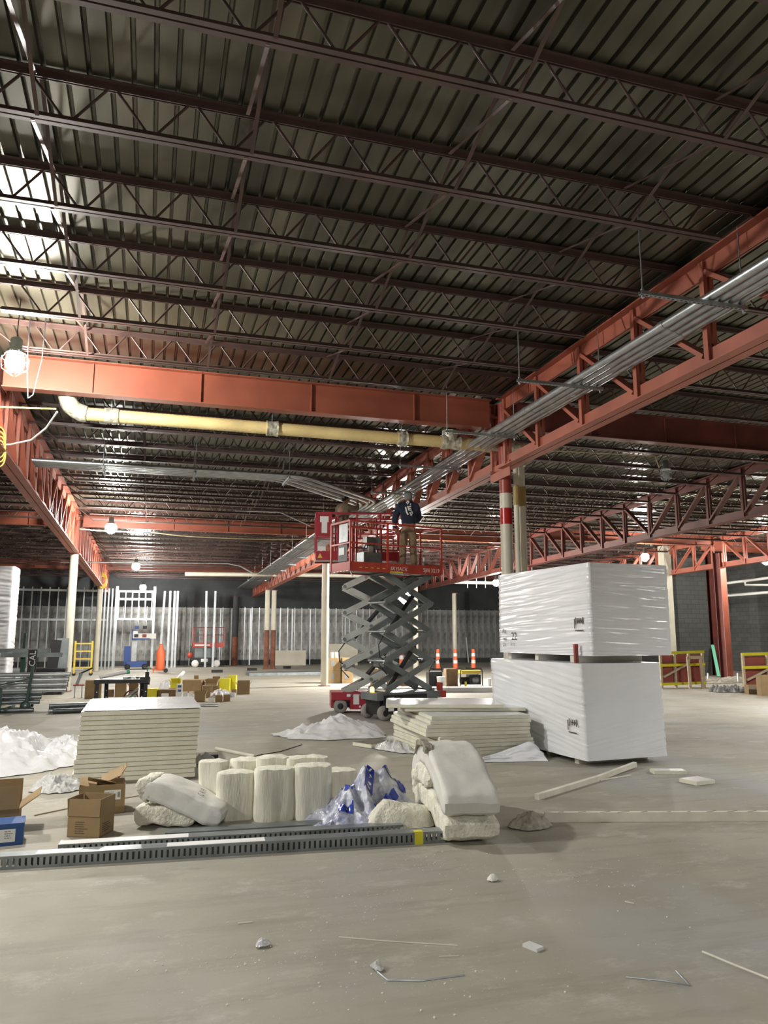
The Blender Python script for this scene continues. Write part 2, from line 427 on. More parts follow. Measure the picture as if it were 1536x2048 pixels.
# I-beams across the hall
def ibeam(x0, x1, Y, zt, zb, wd, label, mt='beam', stiff=()):
    t = thing('steel_beam', label, 'beam', (x0, Y, zb), 0, 'orange primed roof beams')
    L = x1 - x0; h = zt - zb
    ob('web_plate', MB().bb((0, -.008, .015), (L, .008, h - .015)), t, mt)
    ob('flange', MB().bb((0, -wd / 2, h - .018), (L, wd / 2, h)), t, mt)
    ob('flange', MB().bb((0, -wd / 2, 0), (L, wd / 2, .018)), t, mt)
    for sx in stiff:
        ob('stiffener', MB().bb((sx - x0 - .006, -.04, .018), (sx - x0 + .006, -.008, h - .018)), t, mt)
for j, Y in enumerate(ROWY):
    nm = ['near', 'second', 'far'][j]
    for bi in range(5):
        if bi == 0 and j == 0: continue
        if bi == 4 and j < 2 or (bi == 3 and j == 0): pass
        x0 = LX[bi] + (.2 if bi else .02); x1 = LX[bi + 1] - .2
        if j == 0 and bi == 1: x0 -= .02; x1 += .0
        st = ([-1.0, .58, 2.33, 4.1] if bi == 1 else [x0 + 1.6 * q for q in range(1, 5)])
        yy = 24.5 if (bi == 3 and j == 1) else Y
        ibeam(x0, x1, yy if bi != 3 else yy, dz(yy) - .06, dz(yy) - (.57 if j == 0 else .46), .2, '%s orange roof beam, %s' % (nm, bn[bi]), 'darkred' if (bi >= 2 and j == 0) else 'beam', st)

def girder(label, ax, ay, bx, by, panels=10, mt='girder'):
    """truss girder along Y: double-angle chords, verticals, diagonals falling towards the middle"""
    zb = dz(ay) - 1.30; h = 1.24; drop = dz(by) - dz(ay)
    if ay < 0: zb -= .13; drop += .13
    t = thing('truss_girder', label, 'girder', (ax, ay, zb), 0, 'orange truss girders')
    d = Vector((bx - ax, by - ay, 0)); L = d.length; u = d / L; nrm = Vector((u.y, -u.x, 0))
    def P(s, z, o=0): return u * s + nrm * o + Vector((0, 0, z + drop * s / L))
    for nm, z0, sg in (('bottom_chord', 0, 1), ('top_chord', h, -1)):
        m = MB()
        for o in (-1, 1):
            m.bar(P(0, z0 + sg * .008, o * .075), P(L, z0 + sg * .008, o * .075), .13, .016)
            m.bar(P(0, z0 + sg * .11, o * .016), P(L, z0 + sg * .11, o * .016), .014, .2)
        ob(nm, m, t, mt)
    p = L / panels
    for i in range(panels + 1):
        s = min(max(i * p, .12), L - .12)
        m = MB()
        for o in (-1, 1): m.bar(P(s, .03, o * .04), P(s, h - .03, o * .04), .05, .07, up=tuple(u))
        ob('vertical', m, t, mt)
    for i in range(panels):
        a, c = i * p, (i + 1) * p
        if i < panels / 2: q0, q1 = (a + .05, h - .16), (c - .06, .14)
        else: q0, q1 = (c - .05, h - .16), (a + .06, .14)
        m = MB()
        for o in (-1, 1): m.bar(P(q0[0], q0[1], o * .035), P(q1[0], q1[1], o * .035), .05, .07, up=tuple(nrm))
        ob('diagonal', m, t, mt)
NX = [5.7, 5.7, 5.7]
girder('orange truss girder carrying the silver conduit run, near span', 5.7, -3.7, NX[0], 11.62, panels=12)
girder('orange truss girder above the red lifts, from striped column to next column', NX[0], 11.9, NX[1], 25.55, panels=12)
girder('orange truss girder beyond the lifts, second span behind striped column', NX[1], 25.85, NX[2], 39.05, panels=12)
girder('short far truss girder reaching the back wall past the twin columns', NX[2], 39.35, 5.7, 45.1, panels=5)
girder('left orange truss girder ending at the nearer left column', -2.4, 11.9, -2.4, 25.55, panels=12)
girder('left orange truss girder between the two left columns', -2.4, 25.85, -2.4, 39.05, panels=12)
girder('left orange truss girder past the farther left column', -2.4, 39.35, -2.4, 45.1, panels=5)
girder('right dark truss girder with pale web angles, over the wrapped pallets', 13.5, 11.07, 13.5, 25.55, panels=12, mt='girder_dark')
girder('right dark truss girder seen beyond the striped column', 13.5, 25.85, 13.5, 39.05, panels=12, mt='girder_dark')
girder('orange truss girder right of the square red column', 21.1, 11.07, 21.1, 24.3, panels=11)
girder('orange truss girder left of the square red column', 21.1, 24.7, 21.1, 39.1, panels=12)

def column(label, x, y, r=.104, ztop=None, zred=None, band=None, base_rust=None, parts=True, low='cream', twin=False, cap=True):
    t = thing('steel_column', label, 'column', (x, y, 0), 0, 'round steel columns')
    z0 = 0.0; ztop = ztop or dz(y) - 1.301
    if base_rust:
        ob('painted_base', MB().lathe([(r, .02), (r, base_rust)], 20), t, 'rust', label='red brown painted base'); z0 = base_rust
    zz = zred or ztop
    segs = [(z0, zz, low)]
    if band: segs = [(z0, band[0], low), (band[0], band[1], 'band_red'), (band[1], zz, low)]
    for i, (a, c, m) in enumerate(segs):
        ob('red_band' if m == 'band_red' else 'shaft', MB().lathe([(r + (.001 if m == 'band_red' else 0), a), (r + (.001 if m == 'band_red' else 0), c)], 24), t, m)
    if zred: ob('upper_shaft', MB().lathe([(r, zred), (r, dz(y) - .08)], 24), t, 'column_red', label='red brown upper shaft')
    ob('base_plate', MB().bb((-.17, -.17, 0), (.17, .17, .02)), t, 'rust')
    if cap: ob('cap_plate', MB().bb((-.15, -.15, ztop - .03), (.15, .15, ztop - .001)), t, 'column_red')
    return t
c0 = column('cream column with red band and red brown top behind the wrapped pallets', 5.79, 11.8, zred=4.12, band=(3.58, 3.86), cap=False)
ob('splice_plate', MB().bb((-.012, -.45, 4.36), (.012, .32, 4.62)).xf(Matrix.Translation((-.12, 0, 0))), c0, 'girder')
column('cream column left of the red lifts, under the conduit girder', *aty(650, 1250, 25.7).xy, r=.125)
for i, (px_, yy) in enumerate(((534, 39.2), (547, 39.35))):
    column('%s of the two far cream columns with red brown lower half' % ('left' if i == 0 else 'right'), *aty(px_, 1250, yy).xy, r=.125, base_rust=1.95)
column('thick cream column beside the dark bins, nearer of the two on the left', -2.4, 25.7, r=.125)
column('cream column behind the yellow frame cart, farther of the two on the left', -2.4, 39.2, r=.125)
column('cream column out at the left by the nearest work lamp', -2.4, 11.76)
column('dark far column behind the striped column and pallets', 13.5, 25.7, r=.125, low='darkred')
column('thin far column standing behind the orange drum cones', *aty(909, 1250, 39.2).xy, r=.12)
column('pale far column seen through the scissor arms', *aty(831, 1250, 35).xy, r=.13)
column('concrete grey far column at the back wall left of the twin columns', *aty(471, 1250, 44.2).xy, r=.17, low='dark_block', base_rust=1.6)
t = thing('square_column', 'square red steel column standing in the trench at right', 'column', (21.1, 24.5, 0), math.radians(8))
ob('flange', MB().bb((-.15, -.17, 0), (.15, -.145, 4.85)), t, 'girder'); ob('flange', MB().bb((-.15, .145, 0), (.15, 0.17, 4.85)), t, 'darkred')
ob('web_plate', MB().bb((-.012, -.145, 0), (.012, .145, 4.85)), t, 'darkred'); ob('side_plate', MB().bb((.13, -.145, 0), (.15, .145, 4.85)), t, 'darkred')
ob('base_plate', MB().bb((-.25, -.25, 0), (.25, .25, .03)), t, 'rust')

# vertical pipes behind the striped column + insulated yellow pipe
py = 12.6
t = thing('pipe_riser', 'two pale riser pipes just behind the striped column', 'pipe', (0, 0, 0))
for i, xx in enumerate((1034, 1046)):
    p = aty(xx, 1050, py + .1 * i); r = .062 if i else .05
    ob('riser', MB().tube([(p.x, p.y, 0.02), (p.x, p.y, 4.86)], r, 14), t, 'cream')
    ob('tape_sleeve', MB().tube([(p.x, p.y, 4.08), (p.x, p.y, 4.45)], r + .012, 14), t, 'tape_brown', label='brown taped sleeve')
    ob('elbow', MB().ball((p.x, p.y, 4.9), r + .035, 10), t, 'pipe_wrap')
Yp = 12.05; zp = 5.03
t = thing('insulated_pipe', 'yellow insulated pipe with foil wrapped joints below the near orange beam', 'pipe', (0, Yp, zp))
for a, c in ((-1.09, -.83), (-.62, 1.66), (1.84, 3.9), (4.06, 4.7), (5.04, 5.5)):
    m = MB(); k = int((c - a) / .03) + 2
    m.tube([(a + (c - a) * i / (k - 1), 0, 0) for i in range(k)], .1, 14, radii=[.1 + (.003 if i % 2 else 0) for i in range(k)])
    ob('pipe_section', m, t, 'pipe_yellow')
for a, c in ((-.83, -.62), (1.66, 1.84), (3.9, 4.06), (4.7, 5.04), (5.5, 6.35)):
    m = MB(); k = 7
    m.tube([(a + (c - a) * i / (k - 1), 0, 0) for i in range(k)], .12, 12, radii=[.118 + .02 * random.random() for i in range(k)])
    ob('joint_wrap', m, t, 'pipe_wrap', label='silvery foil joint wrap')
m = MB(); pts = [(-1.08 - .3 * math.sin(a), 0, .3 - .3 * math.cos(a)) for a in [i * PI / 2 / 7 for i in range(8)]]
m.tube(pts, .12, 12, radii=[.12 + .025 * random.random() for _ in pts]); ob('elbow', m, t, 'pipe_wrap', label='foil wrapped elbow')
ob('tee', MB().tube([(4.87, 0, 0), (4.87, 0, .2)], .14, 12), t, 'pipe_wrap')
for xx in (-.73, 1.75, 3.98): ob('hanger_rod', MB().tube([(xx, 0, .1), (xx, 0, .74)], .006, 5), t, 'galv_dark')

# ---------------------------------------------------------------- conduits and trapeze hangers
def arc_path(pts, rad=.35, n=6):
    P = [Vector(p) for p in pts]; out = [P[0]]
    for i in range(1, len(P) - 1):
        a = (P[i - 1] - P[i]).normalized(); c = (P[i + 1] - P[i]).normalized()
        p0 = P[i] + a * rad; p1 = P[i] + c * rad
        for k in range(n + 1):
            s = k / n; out.append(p0 * (1 - s) ** 2 + P[i] * 2 * s * (1 - s) + p1 * s * s)
    return out + [P[-1]]
def zc(Y): return 4.99 - (.0187 if Y > 11.76 else .009) * (Y - 11.76)
names = ['leftmost bright', 'second', 'third', 'rightmost']
for i in range(4):
    X = 5.20 + .122 * i; r = .047
    t = thing('conduit', '%s of the four silver conduits hung along the near truss girder' % names[i], 'conduit', (0, 0, 0), 0, 'long silver conduits')
    ob('tubing', MB().tube([(X, Y, zc(Y)) for Y in (-3.5, 11.76, 25, 44.5)], r, 10), t, 'galv')
    for Y in (3.2 + .06 * i, 6.6 + .05 * i, 9.8, 13.1 + .05 * i): ob('coupling', MB().tube([(X, Y, zc(Y)), (X, Y + .09, zc(Y + .09))], r + .007, 10), t, 'galv')
for i in range(4):
    Yi = 15.1 + .14 * i; Xi = 5.07 - .115 * i; r = .044
    xb = 2.86 - .16 * i; yj = Yi + (Xi - xb)
    pts = arc_path([(-2.25, Yi, zc(17) + .02), (xb, Yi, zc(17) + .02), (Xi, yj, zc(yj)), (Xi, 44.5, zc(44.5))])
    t = thing('conduit', '%s of the four conduits coming from the left and bending in above the lifts' % ['front', 'second', 'third', 'rear'][i], 'conduit', (0, 0, 0), 0, 'long silver conduits')
    ob('tubing', MB().tube(pts, r, 10), t, 'galv' )
    ob('coupling', MB().tube([(xb + .5, Yi + .5, zc(17) + .012), (xb + .58, Yi + .58, zc(17) + .011)], r + .007, 10), t, 'galv')
def strut_mb(a, c):
    m = MB(); a = Vector(a); c = Vector(c); d = (c - a); L = d.length; u = d / L; s = Vector((-u.y, u.x, 0))
    m.bar(a + Vector((0, 0, .002)), c + Vector((0, 0, .002)), .042, .004)
    for o in (-1, 1): m.bar(a + s * o * .02 + Vector((0, 0, .02)), c + s * o * .02 + Vector((0, 0, .02)), .003, .036)
    k = int(L / .05)
    for i in range(k): m.bar(a + u * (i * .05 + .012), a + u * (i * .05 + .036), .013, .0042, mi=1)
    return m
hy = [5.9, 8.5, 11.03, 13.45] + [16.0 + 2.5 * q for q in range(10)]
for i, Y in enumerate(hy):
    x0, x1 = (4.38 if Y < 14.5 else 4.55), 5.64
    t = thing('trapeze_hanger', '%s trapeze hanger from the camera holding the conduit run' % ORD[i], 'hanger', (0, Y, zc(Y) - .092), 0, 'strut trapeze hangers')
    ob('strut_channel', strut_mb((x0, 0, 0), (x1, 0, 0)), t, ['strut', 'black'])
    for xx in (x0 + .03, x1 - .04):
        m = MB().tube([(xx, 0, -.04), (xx, 0, .9)], .007, 6); m.lathe([(.018, -.03), (.018, -.01)], 6, (xx, 0, 0)); m.lathe([(.018, .04), (.018, .06)], 6, (xx, 0, 0))
        ob('threaded_rod', m, t, 'galv')
for i, xx in enumerate((-1.0, .7, 2.55)):
    t = thing('trapeze_hanger', '%s short hanger under the conduits coming from the left' % ['left', 'middle', 'right'][i], 'hanger', (xx, 15.25, zc(17) - .066), 0, 'strut trapeze hangers')
    ob('strut_channel', strut_mb((0, -.3, 0), (0, .5, 0)), t, ['strut', 'black'])
    for yy in (-.26, .46): ob('threaded_rod', MB().tube([(0, yy, -.04), (0, yy, .84)], .007, 6), t, 'galv')

# ================================================================ LAMPS
def lamp(label, p, lit=True, r=.13, cord=True, glow='lamp_glow'):
    t = thing('work_lamp', label, 'lamp', p, 0, 'hanging temporary work lamps')
    ob('lamp_body', MB().lathe([(.05, .3), (.07, .28), (.07, .16), (.1, .14), (.1, .1)], 12), t, 'galv_dark')
    ob('globe', MB().ball((0, 0, -.02), r, 10, sc=(.9, .9, 1)), t, glow if lit else 'glass_dull')
    m = MB()
    for k in range(6):
        a = k * PI / 3; m.tube([(math.cos(a) * q, math.sin(a) * q, h) for q, h in ((.1, .12), (r + .03, .02), (r + .02, -.1), (.03, -r - .06))], .004, 4, cap=False)
    for h, q in ((.03, r + .03), (-.1, r + .02)):
        m.tube([(math.cos(a * PI / 6) * q, math.sin(a * PI / 6) * q, h) for a in range(13)], .004, 4, cap=False)
    ob('wire_guard', m, t, 'galv')
    if cord: ob('hanging_cord', MB().tube([(0, 0, .3), (0.01, 0, dz(p[1]) + .03 - p[2])], .006, 5), t, 'cord_black')
lamp('blazing work lamp hanging beside the near orange beam at the left edge', tuple(aty(30, 722, 9.9)))
lamp('lit work lamp under the second orange beam, left of centre', tuple(aty(222, 1055, 23)))
lamp('lit work lamp under the far orange beam', tuple(aty(272, 1132, 33)))
lamp('lit work lamp in front of the framed stud room at the back', tuple(aty(286, 1174, 41)))
lamp('lit work lamp shining through the scissor arms', tuple(aty(808, 1192, 26)), r=.22)
lamp('lit work lamp above the right end of the wrapped pallets', tuple(aty(1290, 1113, 24)), glow='lamp_small')
lamp('small lit lamp peeking over the pallet top at right', tuple(aty(1318, 1136, 29)), r=.09, glow='lamp_small')
lamp('lit lamp half hidden behind the striped column', tuple(aty(992, 1165, 31)), glow='lamp_small')
lamp('lit lamp at the right picture edge by the truss', tuple(aty(1532, 1120, 23)), glow='lamp_small')
lamp('unlit caged work lamp on the yellow cord right of the striped column', tuple(aty(1332, 948, 13.6)), lit=False, cord=False, r=.09)

def cable(label, pts, r, mt, name='power_cord', sag=0.0, n=10):
    P = []
    for i in range(len(pts) - 1):
        a = Vector(pts[i]); c = Vector(pts[i + 1])
        for k in range(n):
            s = k / n; q = a.lerp(c, s); q.z -= sag * 4 * s * (1 - s); P.append(q)
    P.append(Vector(pts[-1]))
    ob(name, MB().tube(P, r, 6), None, mt, label=label, cat='cord')
cable('yellow power cord sagging from the conduit girder to the unlit lamp', [aty(1075, 900, 13.6), aty(1310, 912, 13.6), aty(1318, 935, 13.6), aty(1340, 915, 13.6), aty(1440, 888, 12.6), aty(1536, 850, 12.2), aty(1620, 820, 12.0)], .011, 'cord_tan')
cable('thin yellow cord running left from the pipe elbow', [aty(-60, 812, 11), aty(60, 816, 11), aty(112, 818, 11.1)], .012, 'cord_yellow')
cable('white cord curving from the pipe elbow down to the left girder', [aty(114, 824, 11.1), aty(92, 856, 11.8), aty(62, 880, 12.4), aty(20, 889, 12.8), aty(-20, 890, 13)], .014, 'cord_white')
cable('looped black cord dangling in front of the near orange beam', [aty(60, 640, 10.4), aty(54, 730, 10.4), aty(56, 797, 10.4), aty(66, 790, 10.4), aty(84, 720, 10.4), aty(96, 590, 10.4)], .008, 'cord_black', sag=.0)
cable('thin yellow cord stretched under the second orange beam', [aty(160, 1058, 23.4), aty(300, 1064, 23.4), aty(420, 1075, 23.4), aty(620, 1078, 23.4)], .016, 'cord_tan', sag=.03)
m = MB()
for k in range(4): m.tube([aty(0 + 11 * math.cos(a * PI / 8), 880 + k * 9 + 26 * math.sin(a * PI / 8), 12.6 + k * .02) for a in range(17)], .012, 5, cap=False)
ob('cord_coil', m, None, 'cord_yellow', label='coil of yellow cord hung on the left girder at picture edge', cat='cord')
m = MB()
for k in range(3): m.tube([aty(205 + 8 * math.cos(a * PI / 8), 1158 + k * 3 + 12 * math.sin(a * PI / 8), 38.7 + k * .03) for a in range(17)], .035, 5, cap=False)
ob('cord_coil', m, None, 'safety_yellow', label='small coil of yellow cord on the farther left column', cat='cord')

# white sprinkler pipes at right and left
t = thing('sprinkler_pipe', 'white sprinkler main with drops along the right wall', 'pipe', (0, 0, 0))
ob('main', MB().tube([atx(1300, 1181, 24.5), atx(1372, 1177, 24.5), atx(1442, 1168, 24.5), atx(1560, 1153, 24.5)], .06, 8), t, 'white_pipe')
for a in ((1359, 1179, 1205), (1397, 1175, 1183)): ob('drop', MB().tube([atx(a[0], a[1], 24.5), atx(a[0], a[2], 24.5)], .04, 6), t, 'white_pipe')
ob('branch', MB().tube([atx(1490, 1163, 24.5), atx(1491, 1170, 24.5), atx(1540, 1170, 24.4)], .05, 6), t, 'white_pipe')
t = thing('drain_pipe', 'white pipe turning down beside the square red column', 'pipe', (0, 0, 0))
ob('run', MB().tube([atx(1560, 1183, 24), atx(1452, 1191, 24), atx(1453, 1222, 24)], .06, 8), t, 'white_pipe'); ob('tip', MB().tube([atx(1453, 1222, 24), atx(1455, 1240, 24)], .03, 6), t, 'wood')
t = thing('conduit_drop', 'thin pale conduit with a box hanging against the block pier', 'conduit', (0, 0, 0))
ob('tubing', MB().tube([Vector((24, atx(1377, 1178, 24).y, dz(29) + .08)), atx(1377, 1178, 24), atx(1380, 1240, 24)], .03, 6), t, 'white_pipe'); ob('junction_box', MB().box(atx(1380, 1242, 24), (.16, .16, .2)), t, 'galv')
ob('white_pipe', MB().tube([aty(780, 1152, 36), aty(620, 1150, 36), aty(370, 1148, 36)], .1, 8), None, 'cream', label='long cream pipe under the far beam left of the lifts', cat='pipe')
t = thing('white_pipe', 'bright pipe with hangers behind the scissor lift, below the far deck', 'pipe')
ob('run', MB().tube([aty(905, 1164, 34), aty(985, 1166, 34)], .08, 8), t, 'white_pipe')
for xx in (935, 953, 971): ob('hanger', MB().tube([Vector((aty(xx, 1150, 34).x, 34, dz(34) + .03)), aty(xx, 1176, 34)], .02, 5), t, 'white_pipe')
cable('thin grey conduit angling down to the far conduit rack', [aty(120, 1124, 30), aty(455, 1127, 30), aty(480, 1132, 30), aty(505, 1146, 30)], .03, 'galv', 'conduit')
cable('upper thin grey conduit angling down to the red lift', [aty(470, 1021, 22), aty(560, 1024, 22), aty(622, 1052, 22)], .025, 'galv', 'conduit')

# ================================================================ SCISSOR LIFTS
def scissor_lift(label, loc, rz, L, W, zb, zp, n, arm, base, frame, ext, rail_h, front_red=True, deck_col='lift_red', txt=None, sc=1.0, xa=.34, xb=1.52, box=True, name='scissor_lift', toe=.18, bx=0.0):
    t = thing(name, label, 'lift', loc, rz, None)
    t.scale = (sc, sc, sc)
    # base
    ob('base_frame', MB().bb((bx, .06, zb - .16), (L, W - .06, zb)), t, frame)
    ob('chassis', MB().bb((bx + .1, .12, .12), (L - .1, W - .12, zb - .16)), t, 'black')
    m = MB(); m.bb((L - .06, .0, zb - .15), (L + .05, W, zb + .0)); m.bb((L + .0, .1, zb), (L + .03, .3, zb + .17))
    ob('entry_step', m, t, frame if not front_red else 'lift_red')
    for sx in (bx + .18, L - .3):
        for sy in (.0, W):
            y0 = sy - .0 if sy == 0 else sy - .12
            q = ob('wheel', MB().lathe([(.10, 0), (.155, .012), (.16, .03), (.16, .09), (.155, .108), (.10, .12)], 20, (sx, y0, .16), axis='Y'), t, 'rubber')
            ob('hub', MB().lathe([(.07, -.006 if sy == 0 else .115), (.03, -.012 if sy == 0 else .128)], 12, (sx, y0, .16), axis='Y'), q, 'black')
    # side trays with controls
    for sy in (-.015, W - .085):
        tr = ob('side_tray', MB().bb((.45, sy, .14), (L - .5, sy + .1, zb - .05)), t, base)
        if sy < 0:
            ob('control_panel', MB().bb((.52, sy - .008, .2), (.66, sy, zb - .1)), tr, 'white'); ob('gauge', MB().lathe([(.05, 0), (.05, -.012)], 12, (.82, sy, .3), axis='Y'), tr, 'black')
            ob('latch', MB().bb((.72, sy - .01, .17), (.92, sy, .22)), tr, 'black')
    # scissors
    lv = (zp - zb - .06) / n
    for k in range(n):
        z0 = zb + .03 + k * lv; z1 = z0 + lv
        for sy, iy in ((.07, .13), (W - .07, W - .13)):
            for (a, c, y) in (((xa, z0), (xb, z1), sy), ((xb, z0), (xa, z1), iy)):
                ob('scissor_arm', MB().bar((a[0], y, a[1]), (c[0], y, c[1]), .055, .125, up=(0, 0, 1)), t, arm)
        for (x, z) in ((xa, z0), (xb, z0), ((xa + xb) / 2, (z0 + z1) / 2)) + (((xa, z1), (xb, z1)) if k == n - 1 else ()):
            ob('pivot_pin', MB().tube([(x, .025, z), (x, .044, z), (x, .045, z), (x, W - .03, z)], .026, 8, radii=[.04, .04, .026, .026]), t, 'arm_dark')
    ob('lift_cylinder', MB().tube([(xa + .3, W / 2, zb + .1), (xb - .25, W / 2, zb + 1.55 * lv)], .055, 10).tube([(xb - .25, W / 2, zb + 1.55 * lv), (xb - .05, W / 2, zb + 1.85 * lv)], .03, 8), t, 'black')
    ob('lift_cylinder', MB().tube([(xa + .25, W / 2 - .08, zb + 2.1 * lv), (xb - .3, W / 2 - .08, zb + 3.4 * lv)], .05, 10), t, 'black')
    ob('hydraulic_hose', MB().tube([(xa + .02, .2, zb + 1.9 * lv), (xa - .12, .16, zb + 1.6 * lv), (xa - .1, .14, zb + 1.2 * lv), (xa + .2, .2, zb + .9 * lv)], .014, 6).tube([(xa + .1, .2, zb + 1.2 * lv), (xa - .08, .22, zb + .95 * lv), (xa + .12, .2, zb + .6 * lv)], .014, 6), t, 'black')
    if box:
        ob('valve_box', MB().bb((xa + .02, .16, zb + .85 * lv), (xa + .25, W - .2, zb + 1.15 * lv)), t, 'galv_dark')
    # platform
    x0, x1 = ext[0], ext[1]; y0, y1 = -.02, W + .02
    ob('platform_deck', MB().bb((x0, y0, zp), (x1, y1, zp + .05)), t, 'arm_dark')
    bm_ = ob('toe_board', MB().bb((x0, y0 - .012, zp - .03), (x1, y0, zp + toe)), t, deck_col)
    ob('toe_board', MB().bb((x0, y1, zp - .03), (x1, y1 + .012, zp + toe)), t, deck_col)
    for xx in (x0 - .012, x1): ob('toe_board', MB().bb((xx, y0, zp - .03), (xx + .012, y1, zp + toe)), t, deck_col)
    zt = zp + rail_h; zm = zp + rail_h * .55
    for yy in (y0, y1):
        ob('top_rail', MB().bar((x0, yy, zt), (x1, yy, zt), .042, .042), t, deck_col)
        ob('mid_rail', MB().bar((x0, yy, zm), (x1, yy, zm), .034, .034), t, deck_col)
        xs = ([x0, .50, x1] if yy == y0 else [x0, .08, .18, .75, .86, 1.4, x1]) if deck_col == 'lift_red' else [x0, x0 + .5, x0 + .95, x0 + 1.5, x1]
        for xx in xs: ob('post', MB().bar((xx, yy, zp), (xx, yy, zt), .04, .04, up=(1, 0, 0)), t, deck_col)
    for xx in (x0, x1):
        ob('end_rail', MB().bar((xx, y0, zt), (xx, y1, zt), .042, .042), t, deck_col); ob('end_rail', MB().bar((xx, y0, zm), (xx, y1, zm), .034, .034), t, deck_col)
    return t, zt, zm
# front lift
SB = .93
u = Vector((.963, .272, 0)); v = Vector((-.272, .963, 0)); RB = math.atan2(.272, .963)
OB = Vector((4.49, 15.99, 0)) * SB
liftB, ztB, zmB = scissor_lift('raised red and dark grey scissor lift in front, worker in hoodie on it', tuple(OB), RB, 2.05, .80, .585, 3.22, 4, 'arm_dark', 'black', 'arm_dark', (-.46, 1.99), 1.07, front_red=True, sc=SB, xa=.50, xb=1.76, bx=.28)
def decal(parent, txt, size, origin, xd, zd, mt, name='lettering', sh=0):
    b = text_mb(txt, size)
    if sh: b.v = [(p[0] + sh * p[1], p[1], p[2]) for p in b.v]
    return ob(name, on_plane(b, origin, xd, zd), parent, mt)
zp = 3.22
decal(liftB, 'SKYJACK', .115, (.56, -.035, zp + .03), (1, 0, 0), (0, 0, 1), 'paint_white', sh=.25)
decal(liftB, 'SJIII 3219', .125, (1.46, -.035, zp + .03), (1, 0, 0), (0, 0, 1), 'paint_white')
decal(liftB, 'SKYJACK', .10, (.86, .055, .46), (1, 0, 0), (0, 0, 1), 'paint_white', sh=.25)
q = ob('warning_strip', MB().bb((.56, -.036, zp - .022), (.90, -.033, zp + .006)), liftB, 'yellow')
for k in range(5): ob('hazard_mark', MB().bb((-.24 + .15 * k, -.036, zp + .05), (-.17 + .15 * k, -.033, zp + .066)), liftB, 'safety_yellow')
for k in range(5): ob('hazard_mark', MB().bb((-.476, .05 + .14 * k, zp - .028), (-.473, .12 + .14 * k, zp - .008)), liftB, 'paint_white')
ob('sign_panel', MB().bb((-.47, .08, zp + .62), (-.462, .46, zp + 1.02)), liftB, 'galv_dark', label='grey sign panel on end rails')
q = ob('sign_panel', MB().bb((-.47, .1, zp + .2), (-.462, .5, zp + .56)), liftB, 'black', label='black notice board on end rails')
ob('notice', MB().bb((-.476, .22, zp + .34), (-.471, .46, zp + .5)), q, 'white')
ob('control_box', MB().bb((.35, .62, zp + .58), (.72, .80, zp + .84)), liftB, 'arm_dark')
ob('beacon', MB().lathe([(.05, 0), (.05, .08), (.02, .11)], 12, (.30, .3, .60)), liftB, 'beacon', label='glowing amber beacon')
ob('hanging_strap', MB().tube([(-.45, .0, zp - .02), (-.42, -.01, zp - .1), (-.38, -.02, zp - .16)], .012, 5), liftB, 'white')
# rear lift
RA = math.radians(-10); OA = Vector((3.90, 16.72, 0)); SA = .97
liftA, ztA, zmA = scissor_lift('raised crimson scissor lift with light grey arms, worker in olive shirt on it', tuple(OA), RA, 1.86, .78, .42, 3.50, 5, 'arm_light', 'lift_crimson', 'lift_crimson', (-.42, 1.5), 1.08, deck_col='lift_crimson', sc=SA, xa=.26, xb=1.50, name='scissor_lift')
zq = 3.50
ob('control_hood', MB().bb((.40, -.03, .09), (.88, .81, .47)), liftA, 'lift_crimson'); ob('fender', MB().bb((-.03, -.02, .30), (.40, .80, .47)), liftA, 'lift_crimson'); ob('bumper', MB().bb((-.03, .05, .12), (.02, .75, .30)), liftA, 'lift_crimson')
q = ob('control_panel', MB().bb((.47, -.036, .2), (.6, -.03, .42)), liftA, 'white'); ob('gauge', MB().lathe([(.05, -.03), (.05, -.042)], 12, (.72, 0, .34), axis='Y'), liftA, 'black'); ob('key_switch', MB().lathe([(.025, -.03), (.025, -.04)], 10, (.62, 0, .15), axis='Y'), liftA, 'white')
ob('lid_strip', MB().bb((.32, -.03, .37), (1.5, -.02, .43)), liftA, 'paint_white')
b_ = MB().bb((-.44, -.03, zq + .52), (-.06, .01, zq + 1.08)); ob('control_cover', b_, liftA, 'lift_crimson')
ob('notice', MB().bb((-.34, -.037, zq + .86), (-.14, -.032, zq + 1.0)), liftA, 'paint_white'); ob('notice', MB().bb((-.30, -.037, zq + .6), (-.17, -.032, zq + .86)), liftA, 'paint_white')
ob('notice', MB().bb((-.38, -.04, zq + .19), (-.2, -.037, zq + .29)), liftA, 'paint_white')
m = MB().prism([(-.06, 0), (.06, 0), (0, .11)], 0, .003); on_plane(m, (-.33, -.035, zq + .02), (1, 0, 0), (0, 0, 1)); ob('warning_triangle', m, liftA, 'safety_yellow')
decal(liftA, 'SKYJACK', .14, (.3, -.035, zq + .03), (1, 0, 0), (0, 0, 1), 'paint_white', sh=.25)
lvA = (zq - .42 - .06) / 5
def arm_text(txt, k, up):
    z0 = .42 + .03 + k * lvA; z1 = z0 + lvA
    d = Vector((1.24, 0, lvA)).normalized(); up_ = Vector((-d.z, 0, d.x))
    p = Vector((.26, .045, z0)) + d * (.12 if up == 0 else .72) - up_ * .03
    ob('lettering', on_plane(text_mb(txt, .075), p, d, up_), liftA, 'ink')
arm_text('United Rentals', 2, 0); arm_text('1-800-UR-RENTS', 2, 1)
for up in (0, 1):
    d = Vector((1.24, 0, lvA)).normalized(); up_ = Vector((-d.z, 0, d.x)); p = Vector((.26, .0462, .45 + 2 * lvA)) + d * (.08 if up == 0 else .69)
    b_ = MB().bb((0, -.045, 0), (.56, .045, .0008)); ob('decal_strip', on_plane(b_, p, d, up_), liftA, 'white')

